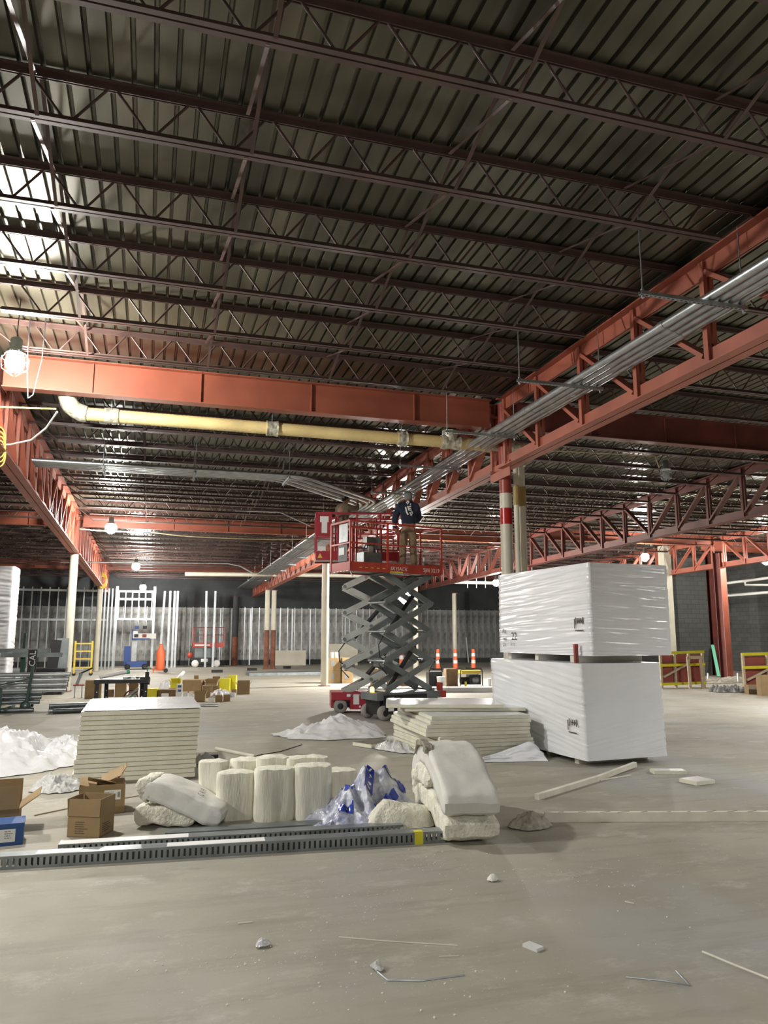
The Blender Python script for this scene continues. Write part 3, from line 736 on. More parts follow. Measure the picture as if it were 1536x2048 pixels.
def world_of(o, p): return Matrix.Translation(o.location) @ o.rotation_euler.to_matrix().to_4x4() @ Matrix.Diagonal((*o.scale, 1)) @ Vector(p)

# ---------------------------------------------------------------- people
def skin_mesh(verts, edges, mats, sub=2, root=0):
    me = bpy.data.meshes.new('sk'); me.from_pydata([v_[0] for v_ in verts], edges, []); o = bpy.data.objects.new('sk', me); COL.objects.link(o)
    md = o.modifiers.new('s', 'SKIN'); md.use_smooth_shade = True
    sv = me.skin_vertices[0].data
    for i, v_ in enumerate(verts):
        r = v_[1]; sv[i].radius = (r, r) if not isinstance(r, tuple) else r
        sv[i].use_root = (i == root)
    if sub:
        s_ = o.modifiers.new('d', 'SUBSURF'); s_.levels = sub; s_.render_levels = sub
    dg = bpy.context.evaluated_depsgraph_get(); me2 = bpy.data.meshes.new_from_object(o.evaluated_get(dg))
    bpy.data.objects.remove(o); me2.materials.clear(); me2.materials.append(M[mats]); return me2
def mesh_join(name, meshes_mats):
    b = MB(); mats = []
    for me, mt in meshes_mats:
        if isinstance(me, MB): vs, fs = me.v, me.f
        else: vs = [tuple(p.co) for p in me.vertices]; fs = [tuple(p.vertices) for p in me.polygons]
        if mt not in mats: mats.append(mt)
        b.add(vs, fs, mats.index(mt), True)
    return b.mesh(name, mats)
def person(label, loc, rz, J, shirt, pants, head_cover, hair=True, sc=1.0):
    """J: joints in local metres, person faces +Y"""
    t = thing('person', label, 'person', loc, rz)
    t.scale = (sc, sc, sc)
    V = lambda k: Vector(J[k])
    pel, wst, chs, nk, hd = V('pelvis'), V('waist'), V('chest'), V('neck'), V('head')
    names = ['pelvis', 'waist', 'chest', 'neck']
    def chain(g, rad):
        vs = [(V('pelvis'), (.125 * g, .10 * g)), (V('waist'), (.125 * g, .095 * g)), (V('chest'), (.15 * g, .105 * g)), (V('neck'), .052 * g), (V('neck') + (hd - nk) * .5, .05)]
        return vs
    # whole body
    vs = [(pel, .12), (wst, .12), (chs, (.15, .105)), (nk, .055), (nk + (hd - nk) * .55, .052)]
    es = [(0, 1), (1, 2), (2, 3), (3, 4)]
    for s in ('l', 'r'):
        i = len(vs)
        vs += [(V('sh_' + s), .062), (V('el_' + s), .043), (V('wr_' + s), .029)]
        es += [(2, i), (i, i + 1), (i + 1, i + 2)]
        i = len(vs)
        vs += [(V('hip_' + s), .088), (V('kn_' + s), .058), (V('an_' + s), .04), (V('an_' + s) + Vector((0, .06, -.05)), .04), (V('an_' + s) + Vector((0, .17, -.06)), .033)]
        es += [(0, i), (i, i + 1), (i + 1, i + 2), (i + 2, i + 3), (i + 3, i + 4)]
    body = skin_mesh(vs, es, 'skin', 2)
    fd = Vector(J.get('face', (0, 1, 0))).normalized(); sd = fd.cross(Vector((0, 0, 1))).normalized()
    hm = MB(); hm.ball((0, 0, 0), .098, 14, sc=(.80, 1.0, 1.22)); hm.tube([(0, .085, .02), (0, .125, -.022)], .014, 6, radii=[.008, .018])
    hm.tube([(-.03, .088, -.055), (.03, .088, -.055)], .008, 5)
    for e in (-1, 1): hm.ball((e * .08, -.005, -.005), .026, 8, sc=(.4, 1, 1.3))
    upv = sd.cross(fd); Rm = Matrix((sd, fd, upv)).transposed()
    hm.v = [tuple(hd + Rm @ Vector(p)) for p in hm.v]
    hands = MB()
    for s in ('l', 'r'):
        wr = V('wr_' + s); d = (wr - V('el_' + s)).normalized(); sx = d.cross(Vector((0, 0, 1)));
        if sx.length < .2: sx = Vector((1, 0, 0))
        sx.normalize(); cl = sx.cross(d) * -1
        hands.tube([wr - d * .02, wr + d * .03, wr + d * .085], .03, 8, radii=[.026, .04, .036])
        for k in range(4):
            o_ = sx * ((k - 1.5) * .019) + d * .08; ln = (.062, .074, .07, .054)[k]
            hands.tube([wr + o_, wr + o_ + d * ln * .5 + cl * .012, wr + o_ + d * ln * .75 + cl * .045], .0095, 6)
        tb = sx * (-.036 if s == 'r' else .036) + d * .03
        hands.tube([wr + tb, wr + tb * 1.7 + d * .02, wr + tb * 1.8 + d * .05 + cl * .02], .011, 6)
    bm_ = mesh_join('body', [(body, 'skin'), (hm, 'skin'), (hands, 'skin')]); ob('body', bm_, t)
    eyes = MB()
    for e in (-1, 1): eyes.ball((e * .032, .083, .012), .012, 6)
    eyes.v = [tuple(hd + Rm @ Vector(p)) for p in eyes.v]; ob('eyes', eyes, t, 'black')
    # clothes
    vs = [(wst + (pel - wst) * .75, (.168, .135)), (wst, (.165, .13)), (chs, (.19, .135)), (nk - Vector((0, 0, .03)), (.085, .08))]; es = [(0, 1), (1, 2), (2, 3)]
    for s in ('l', 'r'):
        i = len(vs); vs += [(V('sh_' + s), .10), (V('el_' + s), .072), (V('wr_' + s) + (V('el_' + s) - V('wr_' + s)) * .1, .046)]; es += [(2, i), (i, i + 1), (i + 1, i + 2)]
    sh = ob('sweatshirt', skin_mesh(vs, es, shirt, 2), t)
    vs = [(wst + (pel - wst) * .5, (.15, .12)), (pel, (.16, .13))]; es = [(0, 1)]
    for s in ('l', 'r'):
        i = len(vs); vs += [(V('hip_' + s), .108), (V('kn_' + s), .082), (V('an_' + s) + Vector((0, 0, .03)), .07)]; es += [(1, i), (i, i + 1), (i + 1, i + 2)]
    ob('trousers', skin_mesh(vs, es, pants, 2, 1), t)
    for s in ('l', 'r'):
        a = V('an_' + s)
        ob('boot', MB().tube([a + Vector((0, 0, .05)), a + Vector((0, .01, -.02)), a + Vector((0, .08, -.05)), a + Vector((0, .19, -.055))], .05, 8, radii=[.055, .056, .05, .036]).bb((a.x - .045, a.y - .06, a.z - .1), (a.x + .045, a.y + .22, a.z - .07)), t, 'black')
    if head_cover == 'hair':
        hb = MB(); hb.ball((0, -.018, .035), .102, 12, sc=(.86, 1.0, 1.05)); hb.v = [tuple(hd + Rm @ Vector(p)) for p in hb.v]; ob('hair', hb, t, 'hair')
    else:
        hb = MB(); hb.ball((0, -.012, .03), .112, 12, sc=(.9, 1.0, 1.08)); hb.v = [tuple(hd + Rm @ Vector(p)) for p in hb.v]; ob('knit_cap', hb, t, 'grey_knit')
        hb = MB(); hb.tube([nk + Vector((-.1, -.05, -.02)), nk + Vector((0, -.1, .0)), nk + Vector((.1, -.05, -.02))], .05, 8); ob('hood', hb, t, shirt)
    return t
Z = zp + .05
pB = world_of(liftB, (1.30, .32, Z))
JB = dict(pelvis=(0, 0, .93), waist=(0, .03, 1.10), chest=(0, .08, 1.36), neck=(0.01, .15, 1.53), head=(.03, .24, 1.66), face=(0.2, 1, -.25),
          sh_l=(-.19, .08, 1.43), el_l=(-.29, .16, 1.16), wr_l=(-.24, .36, .98), sh_r=(.19, .1, 1.43), el_r=(.27, .26, 1.2), wr_r=(.2, .46, 1.14),
          hip_l=(-.09, 0, .88), kn_l=(-.12, .03, .48), an_l=(-.13, -.02, .1), hip_r=(.09, 0, .88), kn_r=(.10, .05, .48), an_r=(.12, -.02, .1))
pb = person('worker seen from behind in navy hoodie with white back print and tan trousers', tuple(pB), -.22, JB, 'navy', 'khaki', 'cap')
def curve_on_back(segs, m_):  # white back print: short thick strokes
    b = MB()
    for a, c, w_ in segs: b.bar((a[0], 0, a[1]), (c[0], 0, c[1]), w_, .006, up=(0, 1, 0))
    return b
bp = MB()
for a, c, w_ in (((-.05, .19), (-.02, .24), .02), ((-.02, .24), (.01, .22), .02), ((.01, .22), (-.03, .16), .02), ((-.07, .1), (-.05, -.02), .03), ((-.05, -.02), (-.02, -.08), .03), ((-.02, .12), (.0, .02), .03), ((.0, .1), (.05, .12), .025), ((.0, .06), (.05, .07), .022), ((.01, .02), (.06, .03), .022), ((.02, -.02), (.05, -.1), .028), ((.06, .0), (.08, -.05), .025), ((.03, -.06), (.07, -.08), .022), ((.03, .15), (.05, .18), .018)):
    bp.bar((a[0], 0, a[1]), (c[0], 0, c[1]), w_, .008, up=(0, 1, 0))
bp.v = [(p[0], -.075 - .135 + .075 + p[1] + .26 * (p[2]) - abs(p[0]) * -.25, 1.30 + p[2]) for p in bp.v]
back_print = ob('back_print', bp, pb, 'paint_white', label='white graffiti style print')
ZA = zq + .05
pA = world_of(liftA, (.20, .36, ZA))
JA = dict(pelvis=(0, 0, .80), waist=(0, .02, .97), chest=(0, .04, 1.22), neck=(0, .07, 1.38), head=(0.0, .11, 1.51), face=(.1, 1, .12),
          sh_l=(-.19, .04, 1.29), el_l=(-.24, .26, 1.18), wr_l=(-.16, .48, 1.22), sh_r=(.19, .05, 1.29), el_r=(.2, .33, 1.26), wr_r=(.08, .44, 1.46),
          hip_l=(-.09, 0, .76), kn_l=(-.11, .09, .42), an_l=(-.12, -.02, .1), hip_r=(.09, 0, .76), kn_r=(.11, .09, .42), an_r=(.12, -.02, .1))
person('worker with short black hair and olive shirt reaching up to the conduits', tuple(pA), -1.15, JA, 'olive', 'denim', 'hair', sc=.92)
# things on the platforms
p = world_of(liftB, (1.66, .22, Z))
t = thing('spray_bottle', 'small clear spray bottle on the front lift platform', 'bottle', tuple(p))
ob('bottle_body', MB().lathe([(.04, 0), (.042, .02), (.042, .16), (.015, .2), (.015, .24)], 12), t, 'galv'); ob('spray_cap', MB().lathe([(.02, .24), (.024, .3), (.01, .32)], 10), t, 'white')
p = world_of(liftB, (1.83, .35, Z)); t = thing('tool_case', 'flat red case on the front lift platform corner', 'case', tuple(p), RB)
ob('case_shell', MB().bb((-.15, -.12, 0), (.15, .12, .17)), t, 'lift_red'); ob('handle', MB().tube([(-.05, 0, .17), (-.04, 0, .2), (.04, 0, .2), (.05, 0, .17)], .01, 5), t, 'black')
p = world_of(liftB, (.28, .4, Z)); t = thing('tool_bag', 'grey tool bag with papers on the front lift platform', 'bag', tuple(p), RB)
ob('bag_body', MB().bb((-.22, -.14, 0), (.22, .14, .36)), t, 'galv_dark'); ob('papers', MB().box((.05, 0, .42), (.2, .02, .16), .3), t, 'kraft_white'); ob('strap', MB().tube([(-.15, 0, .36), (-.1, 0, .52), (.1, 0, .54), (.15, 0, .36)], .012, 5), t, 'black')

# ================================================================ WRAPPED BUNDLES
def wrapped(name, label, loc, rz, W, D, Hh, mt, seed, skew=(0, 0), amp=.012, slope=0.06, front=1.1):
    t = thing(name, label, 'bundle', loc, rz, 'plastic wrapped bundles')
    nx, nz = 34, 130
    per = []
    for k in range(nx): per.append((W * k / nx, 0, 0, -1))
    for k in range(nx): per.append((W, D * k / nx, 1, 0))
    for k in range(nx): per.append((W - W * k / nx, D, 0, 1))
    for k in range(nx): per.append((0, D - D * k / nx, -1, 0))
    N = len(per); vs = []; fs = []
    for j in range(nz + 1):
        z = Hh * j / nz
        for (x, y, ax, ay) in per:
            s_ = x * 1.0 + y * 1.0
            w_ = ridge((s_ * .45 + seed, (z + slope * s_) * 11, seed)) * .55 + ridge((s_ * 1.3, (z + slope * s_) * 27, seed + 5)) * .45
            a_ = amp * max(-.4, w_) * (1.0 if ay > -.5 else front)
            ex = noise.noise(Vector((s_ * .8, z * 1.2, seed))) * .008
            cx = skew[0] * z / Hh; cy = skew[1] * z / Hh
            vs.append((x + ax * (a_ + ex) + cx, y + ay * (a_ + ex) + cy, z))
    for j in range(nz):
        for k in range(N):
            a = j * N + k; c = j * N + (k + 1) % N; fs.append((a, c, c + N, a + N))
    b = MB().add(vs, fs, 0, True)
    b.add([vs[nz * N + k] for k in range(N)], (tuple(range(N)),)); b.add([vs[k] for k in range(N)], (tuple(range(N))[::-1],))
    ob('wrapped_block', b, t, mt); return t
RZ = math.radians(4)
def pal(p): return Matrix.Rotation(RZ, 3, 'Z') @ Vector(p)
low = wrapped('wrapped_bundle', 'lower white plastic wrapped bundle on dark bearers, right of the board pile', (5.50, 9.02, .085), RZ, 1.27, 2.44, 1.24, 'wrap2', 3, skew=(-.03, .02), amp=.018, slope=-.16, front=.3)
upb = wrapped('wrapped_bundle', 'upper white plastic wrapped bundle stacked on the other one', (5.60, 8.96, 1.425), RZ, 1.29, 2.44, 1.24, 'wrap', 11, amp=.014, slope=.05)
def bearer(label, y, z, hgt=.08, org=(5.50, 9.02)):
    t = thing('timber_bearer', label, 'timber', (org[0], org[1] + y, z), RZ, 'bearers under the wrapped bundles')
    ob('timber', MB().bb((.06, 0, 0), (1.2, .09, hgt)), t, 'wood_white'); return t
bearer('front timber bearer on the floor under the lower bundle', .32, 0); bearer('rear timber bearer on the floor under the lower bundle', 2.25, 0); bearer('middle timber bearer on the floor under the lower bundle', 1.1, 0)
for y, l in ((.34, 'front'), (1.35, 'middle'), (2.25, 'rear')): bearer('%s timber bearer in the gap between the two wrapped bundles' % l, y, 1.33, .09)
t = thing('red_post', 'short red stake at the gap corner between the wrapped bundles', 'stake', (5.52, 9.2, 1.33), 0)
ob('stake', MB().bb((-.05, -.02, 0), (-.0, .02, .25)), t, 'red_brown'); ob('stake_top', MB().bb((-.052, -.022, .2), (.002, .022, .25)), t, 'lift_red')
def mark(t, txt, size, y, z, mt='ink', x=-.03): ob('marking', on_plane(text_mb(txt, size), (x, y, z), (0, -1, 0), (0, 0, 1)), t, mt)
mark(upb, '22', .17, 2.05, .20, x=-.024); mark(upb, 'X 12', .07, 2.08, .11, 'ink_grey', x=-.024)
mark(upb, 'Aa', .12, 2.33, .30, 'ink_grey', x=-.024); mark(upb, '4x8', .09, 2.33, .19, 'ink_grey', x=-.024); mark(upb, '2.0', .08, 2.32, .1, 'ink_grey', x=-.024)
def icon(t, y, z, x):
    m = MB()
    for a, c in (((0, 0), (0, .12)), ((.03, .05), (.03, .14)), ((.07, .07), (.07, .13)), ((.11, .07), (.11, .13)), ((.15, .07), (.15, .13)), ((.19, .06), (.19, .14)), ((0, -.03), (.2, -.03)), ((.07, .1), (.19, .1))):
        m.bb((x - .004, y - a[0] - .008, z + a[1]), (x, y - c[0] + .008, z + c[1] + .012))
    ob('handling_icon', m, t, 'ink')
icon(upb, .34, .36, -.026); icon(low, .34, .36, -.05)

# ================================================================ BOARD STACKS
def board(label, loc, rz, W, D, th, seed, cat='board', group='boards in the left stack', nm='insulation_board', face='board_face'):
    rr = random.Random(seed); m = MB(); n = 8
    top = []; 
    c = .003
    # slightly uneven edges, faces proud of the foam core
    m.bb((0, 0, .004), (W, D, th - .004), 0)
    m.bb((.012, .012, th - .0045), (W - .012, D - .012, th), 1); m.bb((.012, .012, 0), (W - .012, D - .012, .0045), 1)
    o = ob(nm, m, None, ['board_edge', face], loc=loc, rz=rz, label=label, cat=cat, group=group); return o
NB = 15; th = .0518
for k in range(NB):
    rr = random.Random(k); z = .03 + k * (th + .0012)
    lab = ('top' if k == NB - 1 else ('bottom' if k == 0 else '%s from the top' % ORD[NB - 1 - k])) + ' cream insulation board of the left stack'
    ww = 1.36 if k < 5 else 1.345
    board(lab, (-.775 + rr.uniform(-.008, .008) + .0036 * k + (.008 if k > 4 else 0), 9.66 + rr.uniform(-.008, .008), z), math.radians(1.5 - .05 * k), ww, 1.85, th, k)
zt_ = .03 + NB * (th + .0012)
m = MB(); n = 26; vs = []; fs = []
for j in range(n + 1):
    for i in range(n + 1):
        x, y = i / n, j / n; vs.append((x * 1.335 + .005, y * 1.84 + .005, .006 + .006 * max(0, ridge((x * 2 + y * 3, y * 1.5, 3)) - .5)))
for j in range(n):
    for i in range(n): a = j * (n + 1) + i; fs.append((a, a + 1, a + n + 2, a + n + 1))
m.add(vs, fs, 0, True)
ob('plastic_film', m, None, 'plastic', loc=(-.70, 9.66, zt_), rz=math.radians(.8), label='creased glossy plastic film lying on top of the left board stack', cat='film')
for i, yy in enumerate((9.72, 11.1)):
    ob('foam_runner', MB().bb((0, 0, 0), (1.15, .14, .028)), None, 'board_edge', loc=(-.70, yy, 0), rz=math.radians(1.5), label='%s foam runner under the left board stack' % ('front' if i == 0 else 'rear'), cat='runner', group='runners under left stack')
# middle messy stack
def mid(k, label, x, y, z, a, W, D): board(label, (x, y, z), math.radians(a), W, D, .05, 40 + k, group='boards in the middle pile')
for k in range(6):
    mid(k, '%s cream board from the bottom of the middle pile' % (ORD[k]), 3.80 + .008 * (k % 2), 9.92 + .008 * (k % 3), .03 + k * .051, 1.5, 1.42 - (.04 * (k > 4)), 1.9)
for k in range(5):
    mid(10 + k, '%s board from the bottom of the upper shifted part of the middle pile' % ORD[k], 3.66 - (.03, .02, .0, -.06, -.1)[k], 10.0 + (.0, .02, .03, .06, .12)[k], .336 + k * .051, -3 - .5 * k, 1.52 - (.0, .0, .02, .05, .08)[k], 1.95)
mid(20, 'board just under the loose top board of the middle pile', 3.62, 10.86, .594, -15, 1.78, 1.1)
mid(21, 'loose top board lying askew on the middle pile', 3.35, 10.93, .647, -17.5, 1.72, 1.15)
for i, (x, y) in enumerate(((3.9, 10.05), (3.8, 11.5))): ob('foam_runner', MB().bb((0, 0, 0), (1.2, .12, .028)), None, 'board_edge', loc=(x, y, 0), rz=.03, label='%s foam runner under the middle pile' % ('front' if i == 0 else 'rear'), cat='runner', group='runners under middle pile')
board('small grey topped board offcut leaning on the floor left of the middle pile', (3.28, 11.45, .005), math.radians(28), .5, .42, .06, 90, group='loose foam offcuts', face='galv_dark')
board('pale foam offcut with white paper in front of the right bundle corner', (6.02, 8.36, 0), math.radians(-18), .40, .18, .05, 91, group='loose foam offcuts')
board('small white topped foam block nearer than the other offcut at right', (6.04, 7.62, 0), math.radians(10), .30, .25, .05, 92, group='loose foam offcuts')
ob('paper_scrap', MB().bb((0, 0, 0), (.2, .1, .002)), None, 'paint_white', loc=(6.12, 8.37, .0505), rz=math.radians(-18), label='white paper lying on the pale foam offcut', cat='paper')

# ---------------------------------------------------------------- crumpled sheets
def heap(name, label, loc, rz, rx, ry, h, mt, seed, cat='sheet', na=84, nr=30, freq=3.0, amp=.3, lump=.25, peaks=(), flat=1.6, group=None, parent=None):
    vs = [(0, 0, 0)]; fs = []
    def zf(x, y, q):
        base = h * max(0, 1 - q ** flat) * (.75 + .5 * noise.noise(Vector((x * 1.1, y * 1.1, seed))))
        for (cx, cy, ch, cr) in peaks: base += ch * math.exp(-((x - cx) ** 2 + (y - cy) ** 2) / cr ** 2) * (1 - q ** 6)
        p = Vector((x * freq, y * freq, seed + 3)); wv = noise.noise_vector(p * .6) * .7
        f_ = ridge(p + wv) * .6 + ridge((p + wv) * 2.1) * .28 + ridge(p * 4.3) * .14
        return max(.004, .008 + base + amp * h * (f_ - .35) * (1 - q ** 5) + .012 * abs(noise.noise(p * 2)))
    vs[0] = (0, 0, zf(0, 0, 0))
    for j in range(1, nr + 1):
        q = j / nr
        for k in range(na):
            a = 2 * PI * k / na
            e = 1 + lump * noise.noise(Vector((math.cos(a) * 1.4, math.sin(a) * 1.4, seed))) + lump * .5 * noise.noise(Vector((math.cos(a) * 5, math.sin(a) * 5, seed)))
            x, y = rx * q * e * math.cos(a), ry * q * e * math.sin(a)
            vs.append((x, y, zf(x, y, q)))
    for k in range(na): fs.append((0, 1 + k, 1 + (k + 1) % na))
    for j in range(nr - 1):
        for k in range(na):
            a = 1 + j * na + k; c = 1 + j * na + (k + 1) % na; fs.append((a, a + na, c + na, c))
    return ob(name, MB().add(vs, fs, 0, True), parent, mt, loc=loc, rz=rz, label=label, cat=cat, group=group)
heap('plastic_sheet', 'big crumpled white plastic sheet heap at the left picture edge', (-1.75, 11.55, 0), .5, .95, .95, .30, 'plastic', 2.3, peaks=((-.3, .1, .22, .4), (.3, .1, .12, .3)), freq=3.6, amp=.5)
heap('plastic_sheet', 'smaller white plastic heap between the big heap and the board stack', (-1.0, 11.9, 0), .2, .60, .8, .28, 'plastic', 8.1, freq=4, amp=.5)
heap('bubble_wrap', 'small shiny clear plastic heap left of the board stack bottom', (-.92, 9.5, 0), .7, .26, .3, .15, 'clear_wrap', 4.4, freq=9, amp=.6)
heap('drop_cloth', 'crumpled white cloth on open floor left of the middle pile', (3.0, 13.1, 0), -.33, 1.02, .5, .10, 'cloth', 6.7, peaks=((.15, .12, .26, .34), (.75, .1, .18, .3), (-.5, 0, .1, .25)), freq=4.5, amp=.9, lump=.35)
heap('plastic_scrap', 'crumpled clear film at the left foot of the middle pile', (3.58, 11.15, 0), .5, .14, .5, .13, 'clear_wrap', 12.2, freq=8, amp=.6)
heap('plastic_scrap', 'torn clear film in front of the middle pile corner', (3.62, 9.65, 0), .2, .2, .3, .18, 'clear_wrap', 15.2, freq=9, amp=.6)
heap('plastic_scrap', 'shiny film bits behind the right corner of the left board stack', (.78, 10.9, 0), .2, .14, .2, .12, 'clear_wrap', 17.2, freq=9, amp=.6)
# grey plastic draped at the right foot of the middle pile
m = MB(); vs = []; fs = []; n = 28
for j in range(n + 1):
    for i in range(n + 1):
        s, q = i / n, j / n
        x = 4.28 + .98 * s; top = (.03 + .24 * s ** 1.2) * (1 - .45 * max(0, (s - .82) / .18) ** 2)
        y = 9.90 + .03 * s - (.05 + .24 * s) * q - .02 * ridge((s * 3 + q * 2, q * 3, 1.1))
        z = top * (1 - q) ** 1.1 + .006 + .028 * ridge((s * 4 - q * 5, q * 2 + s * 2, 7)) * (1 - abs(2 * q - 1) ** 3)
        vs.append((x, y, max(.004, z)))
for j in range(n):
    for i in range(n): a = j * (n + 1) + i; fs.append((a, a + n + 1, a + n + 2, a + 1))
k0 = len(vs)
for j in range(n + 1):
    q = j / n
    for i in range(9):
        r_ = i / 8
        b0 = vs[j * (n + 1) + n]
        vs.append((b0[0] + .06 * math.sin(r_ * PI / 2) + .01 * ridge((q * 5, r_ * 2, 3)), b0[1] + r_ * .8 * (1 - .2 * q) , b0[2] * (1 - .25 * r_)))
for j in range(n):
    for i in range(8): a = k0 + j * 9 + i; fs.append((a, a + 9, a + 10, a + 1))
ob('draped_film', m.add(vs, fs, 0, True), None, 'wrap', label='grey white plastic film draped over the right foot of the middle pile', cat='film')

# ================================================================ INSULATION BATTS
def soft(poly, h, mt, amp=.012, nz=14, seed=0.0, topbulge=.02, lean=(0, 0), fr=9):
    """upright soft block: outline polygon (dense), height h, fibrous surface"""
    n = len(poly); cx = sum(p[0] for p in poly) / n; cy = sum(p[1] for p in poly) / n
    vs = []; fs = []
    rings = [(j / nz, 1.0) for j in range(nz + 1)]
    for q, s in rings:
        sc_ = 1 - .05 * max(0, (q - .86) / .14) ** 2 - .04 * max(0, (.08 - q) / .08)
        for (x, y) in poly:
            d = noise.noise(Vector((x * fr, y * fr, q * h * fr * .25 + seed))) * amp + noise.noise(Vector((x * fr * 3, y * fr * 3, q * h * fr + seed))) * amp * .5
            dx, dy = x - cx, y - cy; L = math.hypot(dx, dy) + 1e-6
            vs.append((cx + dx * sc_ + dx / L * d + lean[0] * q, cy + dy * sc_ + dy / L * d + lean[1] * q, q * h + (.012 * noise.noise(Vector((x * 12, y * 12, seed))) if q > .95 else 0)))
    for j in range(nz):
        for k in range(n): a = j * n + k; c = j * n + (k + 1) % n; fs.append((a, c, c + n, a + n))
    m = MB().add(vs, fs, 0, True)
    T = nz * n; last = [vs[T + k] for k in range(n)]; prev = T; allv = list(last); f2 = []
    levels = (.75, .45, .15); base = 0
    for li, s in enumerate(levels):
        for k in range(n):
            p = last[k]; x = cx + lean[0] + (p[0] - cx - lean[0]) * s; y = cy + lean[1] + (p[1] - cy - lean[1]) * s
            allv.append((x, y, h + topbulge * (1 - s * s) + .012 * noise.noise(Vector((x * 15, y * 15, seed)))))
    for li in range(len(levels)):
        for k in range(n): a = li * n + k; c = li * n + (k + 1) % n; f2.append((a, c, c + n, a + n))
    f2.append(tuple(range(len(levels) * n, (len(levels) + 1) * n)))
    m.add(allv, f2, 0, True); m.add([vs[k] for k in range(n)], (tuple(range(n))[::-1],))
    return m
def rrect(x0, y0, x1, y1, r, n=7, rot=0, sub=6):
    pts = []
    for (cx, cy, a0) in ((x1 - r, y1 - r, 0), (x0 + r, y1 - r, PI / 2), (x0 + r, y0 + r, PI), (x1 - r, y0 + r, 1.5 * PI)):
        for k in range(n + 1): a = a0 + PI / 2 * k / n; pts.append((cx + r * math.cos(a), cy + r * math.sin(a)))
    out = []
    for i in range(len(pts)):
        a = pts[i]; c = pts[(i + 1) % len(pts)]; d = math.hypot(c[0] - a[0], c[1] - a[1]); k = max(1, int(d / .03))
        for q in range(k): out.append((a[0] + (c[0] - a[0]) * q / k, a[1] + (c[1] - a[1]) * q / k))
    mx, my = (x0 + x1) / 2, (y0 + y1) / 2
    return [(mx + (x - mx) * math.cos(rot) - (y - my) * math.sin(rot), my + (x - mx) * math.sin(rot) + (y - my) * math.cos(rot)) for x, y in out]
GB = 'insulation batts on the strut channels'
def batt(label, loc, rz, parts_):
    t = thing('insulation_batt', label, 'insulation', loc, rz, GB)
    for nm, m, mt in parts_: ob(nm, m, t, mt)
    return t
# three standing folded batts, left to right
batt('left standing fibreglass batt with notched double top', (.60, 7.50, .0), .0, [
    ('fold', soft(rrect(-.05, .14, .22, .34, .06, rot=-.5), .50, 0, seed=1.1, lean=(-.05, .03)), 'fiberglass_v'), ('fold', soft(rrect(.06, -.02, .42, .22, .09), .42, 0, seed=2.2), 'fiberglass_v'), ('fold', soft(rrect(.20, .16, .5, .42, .1), .50, 0, seed=3.2), 'fiberglass_v')])
batt('middle standing fibreglass batt folded double', (.98, 7.36, .0), 0, [
    ('fold', soft(rrect(.02, -.02, .40, .22, .09), .46, 0, seed=4.1), 'fiberglass_v'), ('fold', soft(rrect(.06, .2, .38, .40, .08), .53, 0, seed=5.2), 'fiberglass_v')])
batt('right standing fibreglass batt with a broad flat back', (1.36, 7.30, .0), 0, [
    ('fold', soft(rrect(.0, -.02, .36, .22, .09), .48, 0, seed=6.1), 'fiberglass_v'), ('fold', soft(rrect(-.06, .21, .38, .42, .08), .52, 0, seed=7.2), 'fiberglass_v')])
def sweep(path, half, th, mt, seed, amp=.014, axis=Vector((1, 0, 0)), ny=16):
    """soft slab: centre line path (in a vertical plane), thickness th, extruded along axis"""
    P = [Vector(p) for p in path]; Q = []
    for i in range(len(P) - 1):
        p0 = P[max(i - 1, 0)]; p1 = P[i]; p2 = P[i + 1]; p3 = P[min(i + 2, len(P) - 1)]
        for k in range(6):
            s = k / 6; Q.append(.5 * ((2 * p1) + (p2 - p0) * s + (2 * p0 - 5 * p1 + 4 * p2 - p3) * s * s + (3 * p1 - p0 - 3 * p2 + p3) * s ** 3))
    Q.append(P[-1]); n = len(Q); cs = []
    nt = 5
    sec = []  # closed section outline per station: (offset along axis, offset along normal)
    for k in range(ny): sec.append((-half + 2 * half * k / (ny - 1), 1))
    for k in range(1, nt): sec.append((half, 1 - 2 * k / nt))
    for k in range(ny): sec.append((half - 2 * half * k / (ny - 1), -1))
    for k in range(1, nt): sec.append((-half, -1 + 2 * k / nt))
    vs = []; fs = []
    for i, q in enumerate(Q):
        tg = (Q[min(i + 1, n - 1)] - Q[max(i - 1, 0)]).normalized(); nm = axis.cross(tg).normalized()
        e = min(i, n - 1 - i) / 4.0; tap = 1 if e >= 1 else .45 + .55 * math.sqrt(max(0, 1 - (1 - e) ** 2))
        for (a, o) in sec:
            ed = 1 - abs(a) / half; rnd = 1 if ed > .12 else .86 + .14 * math.sqrt(max(0, 1 - (1 - ed / .12) ** 2))
            p = q + axis * a + nm * (o * th / 2 * tap * rnd)
            d = noise.noise(p * 7 + Vector((seed, 0, 0))) * amp + noise.noise(p * 22 + Vector((seed, 0, 0))) * amp * .5
            vs.append(p + nm * d * o + axis * d * (1 if a > 0 else -1) * (1 if abs(a) > half * .98 else 0))
    k = len(sec)
    for i in range(n - 1):
        for j in range(k): a = i * k + j; c = i * k + (j + 1) % k; fs.append((a, c, c + k, a + k))
    m = MB().add(vs, fs, 0, True); m.add(vs[:k], (tuple(range(k))[::-1],)); m.add(vs[-k:], (tuple(range(k)),)); return m
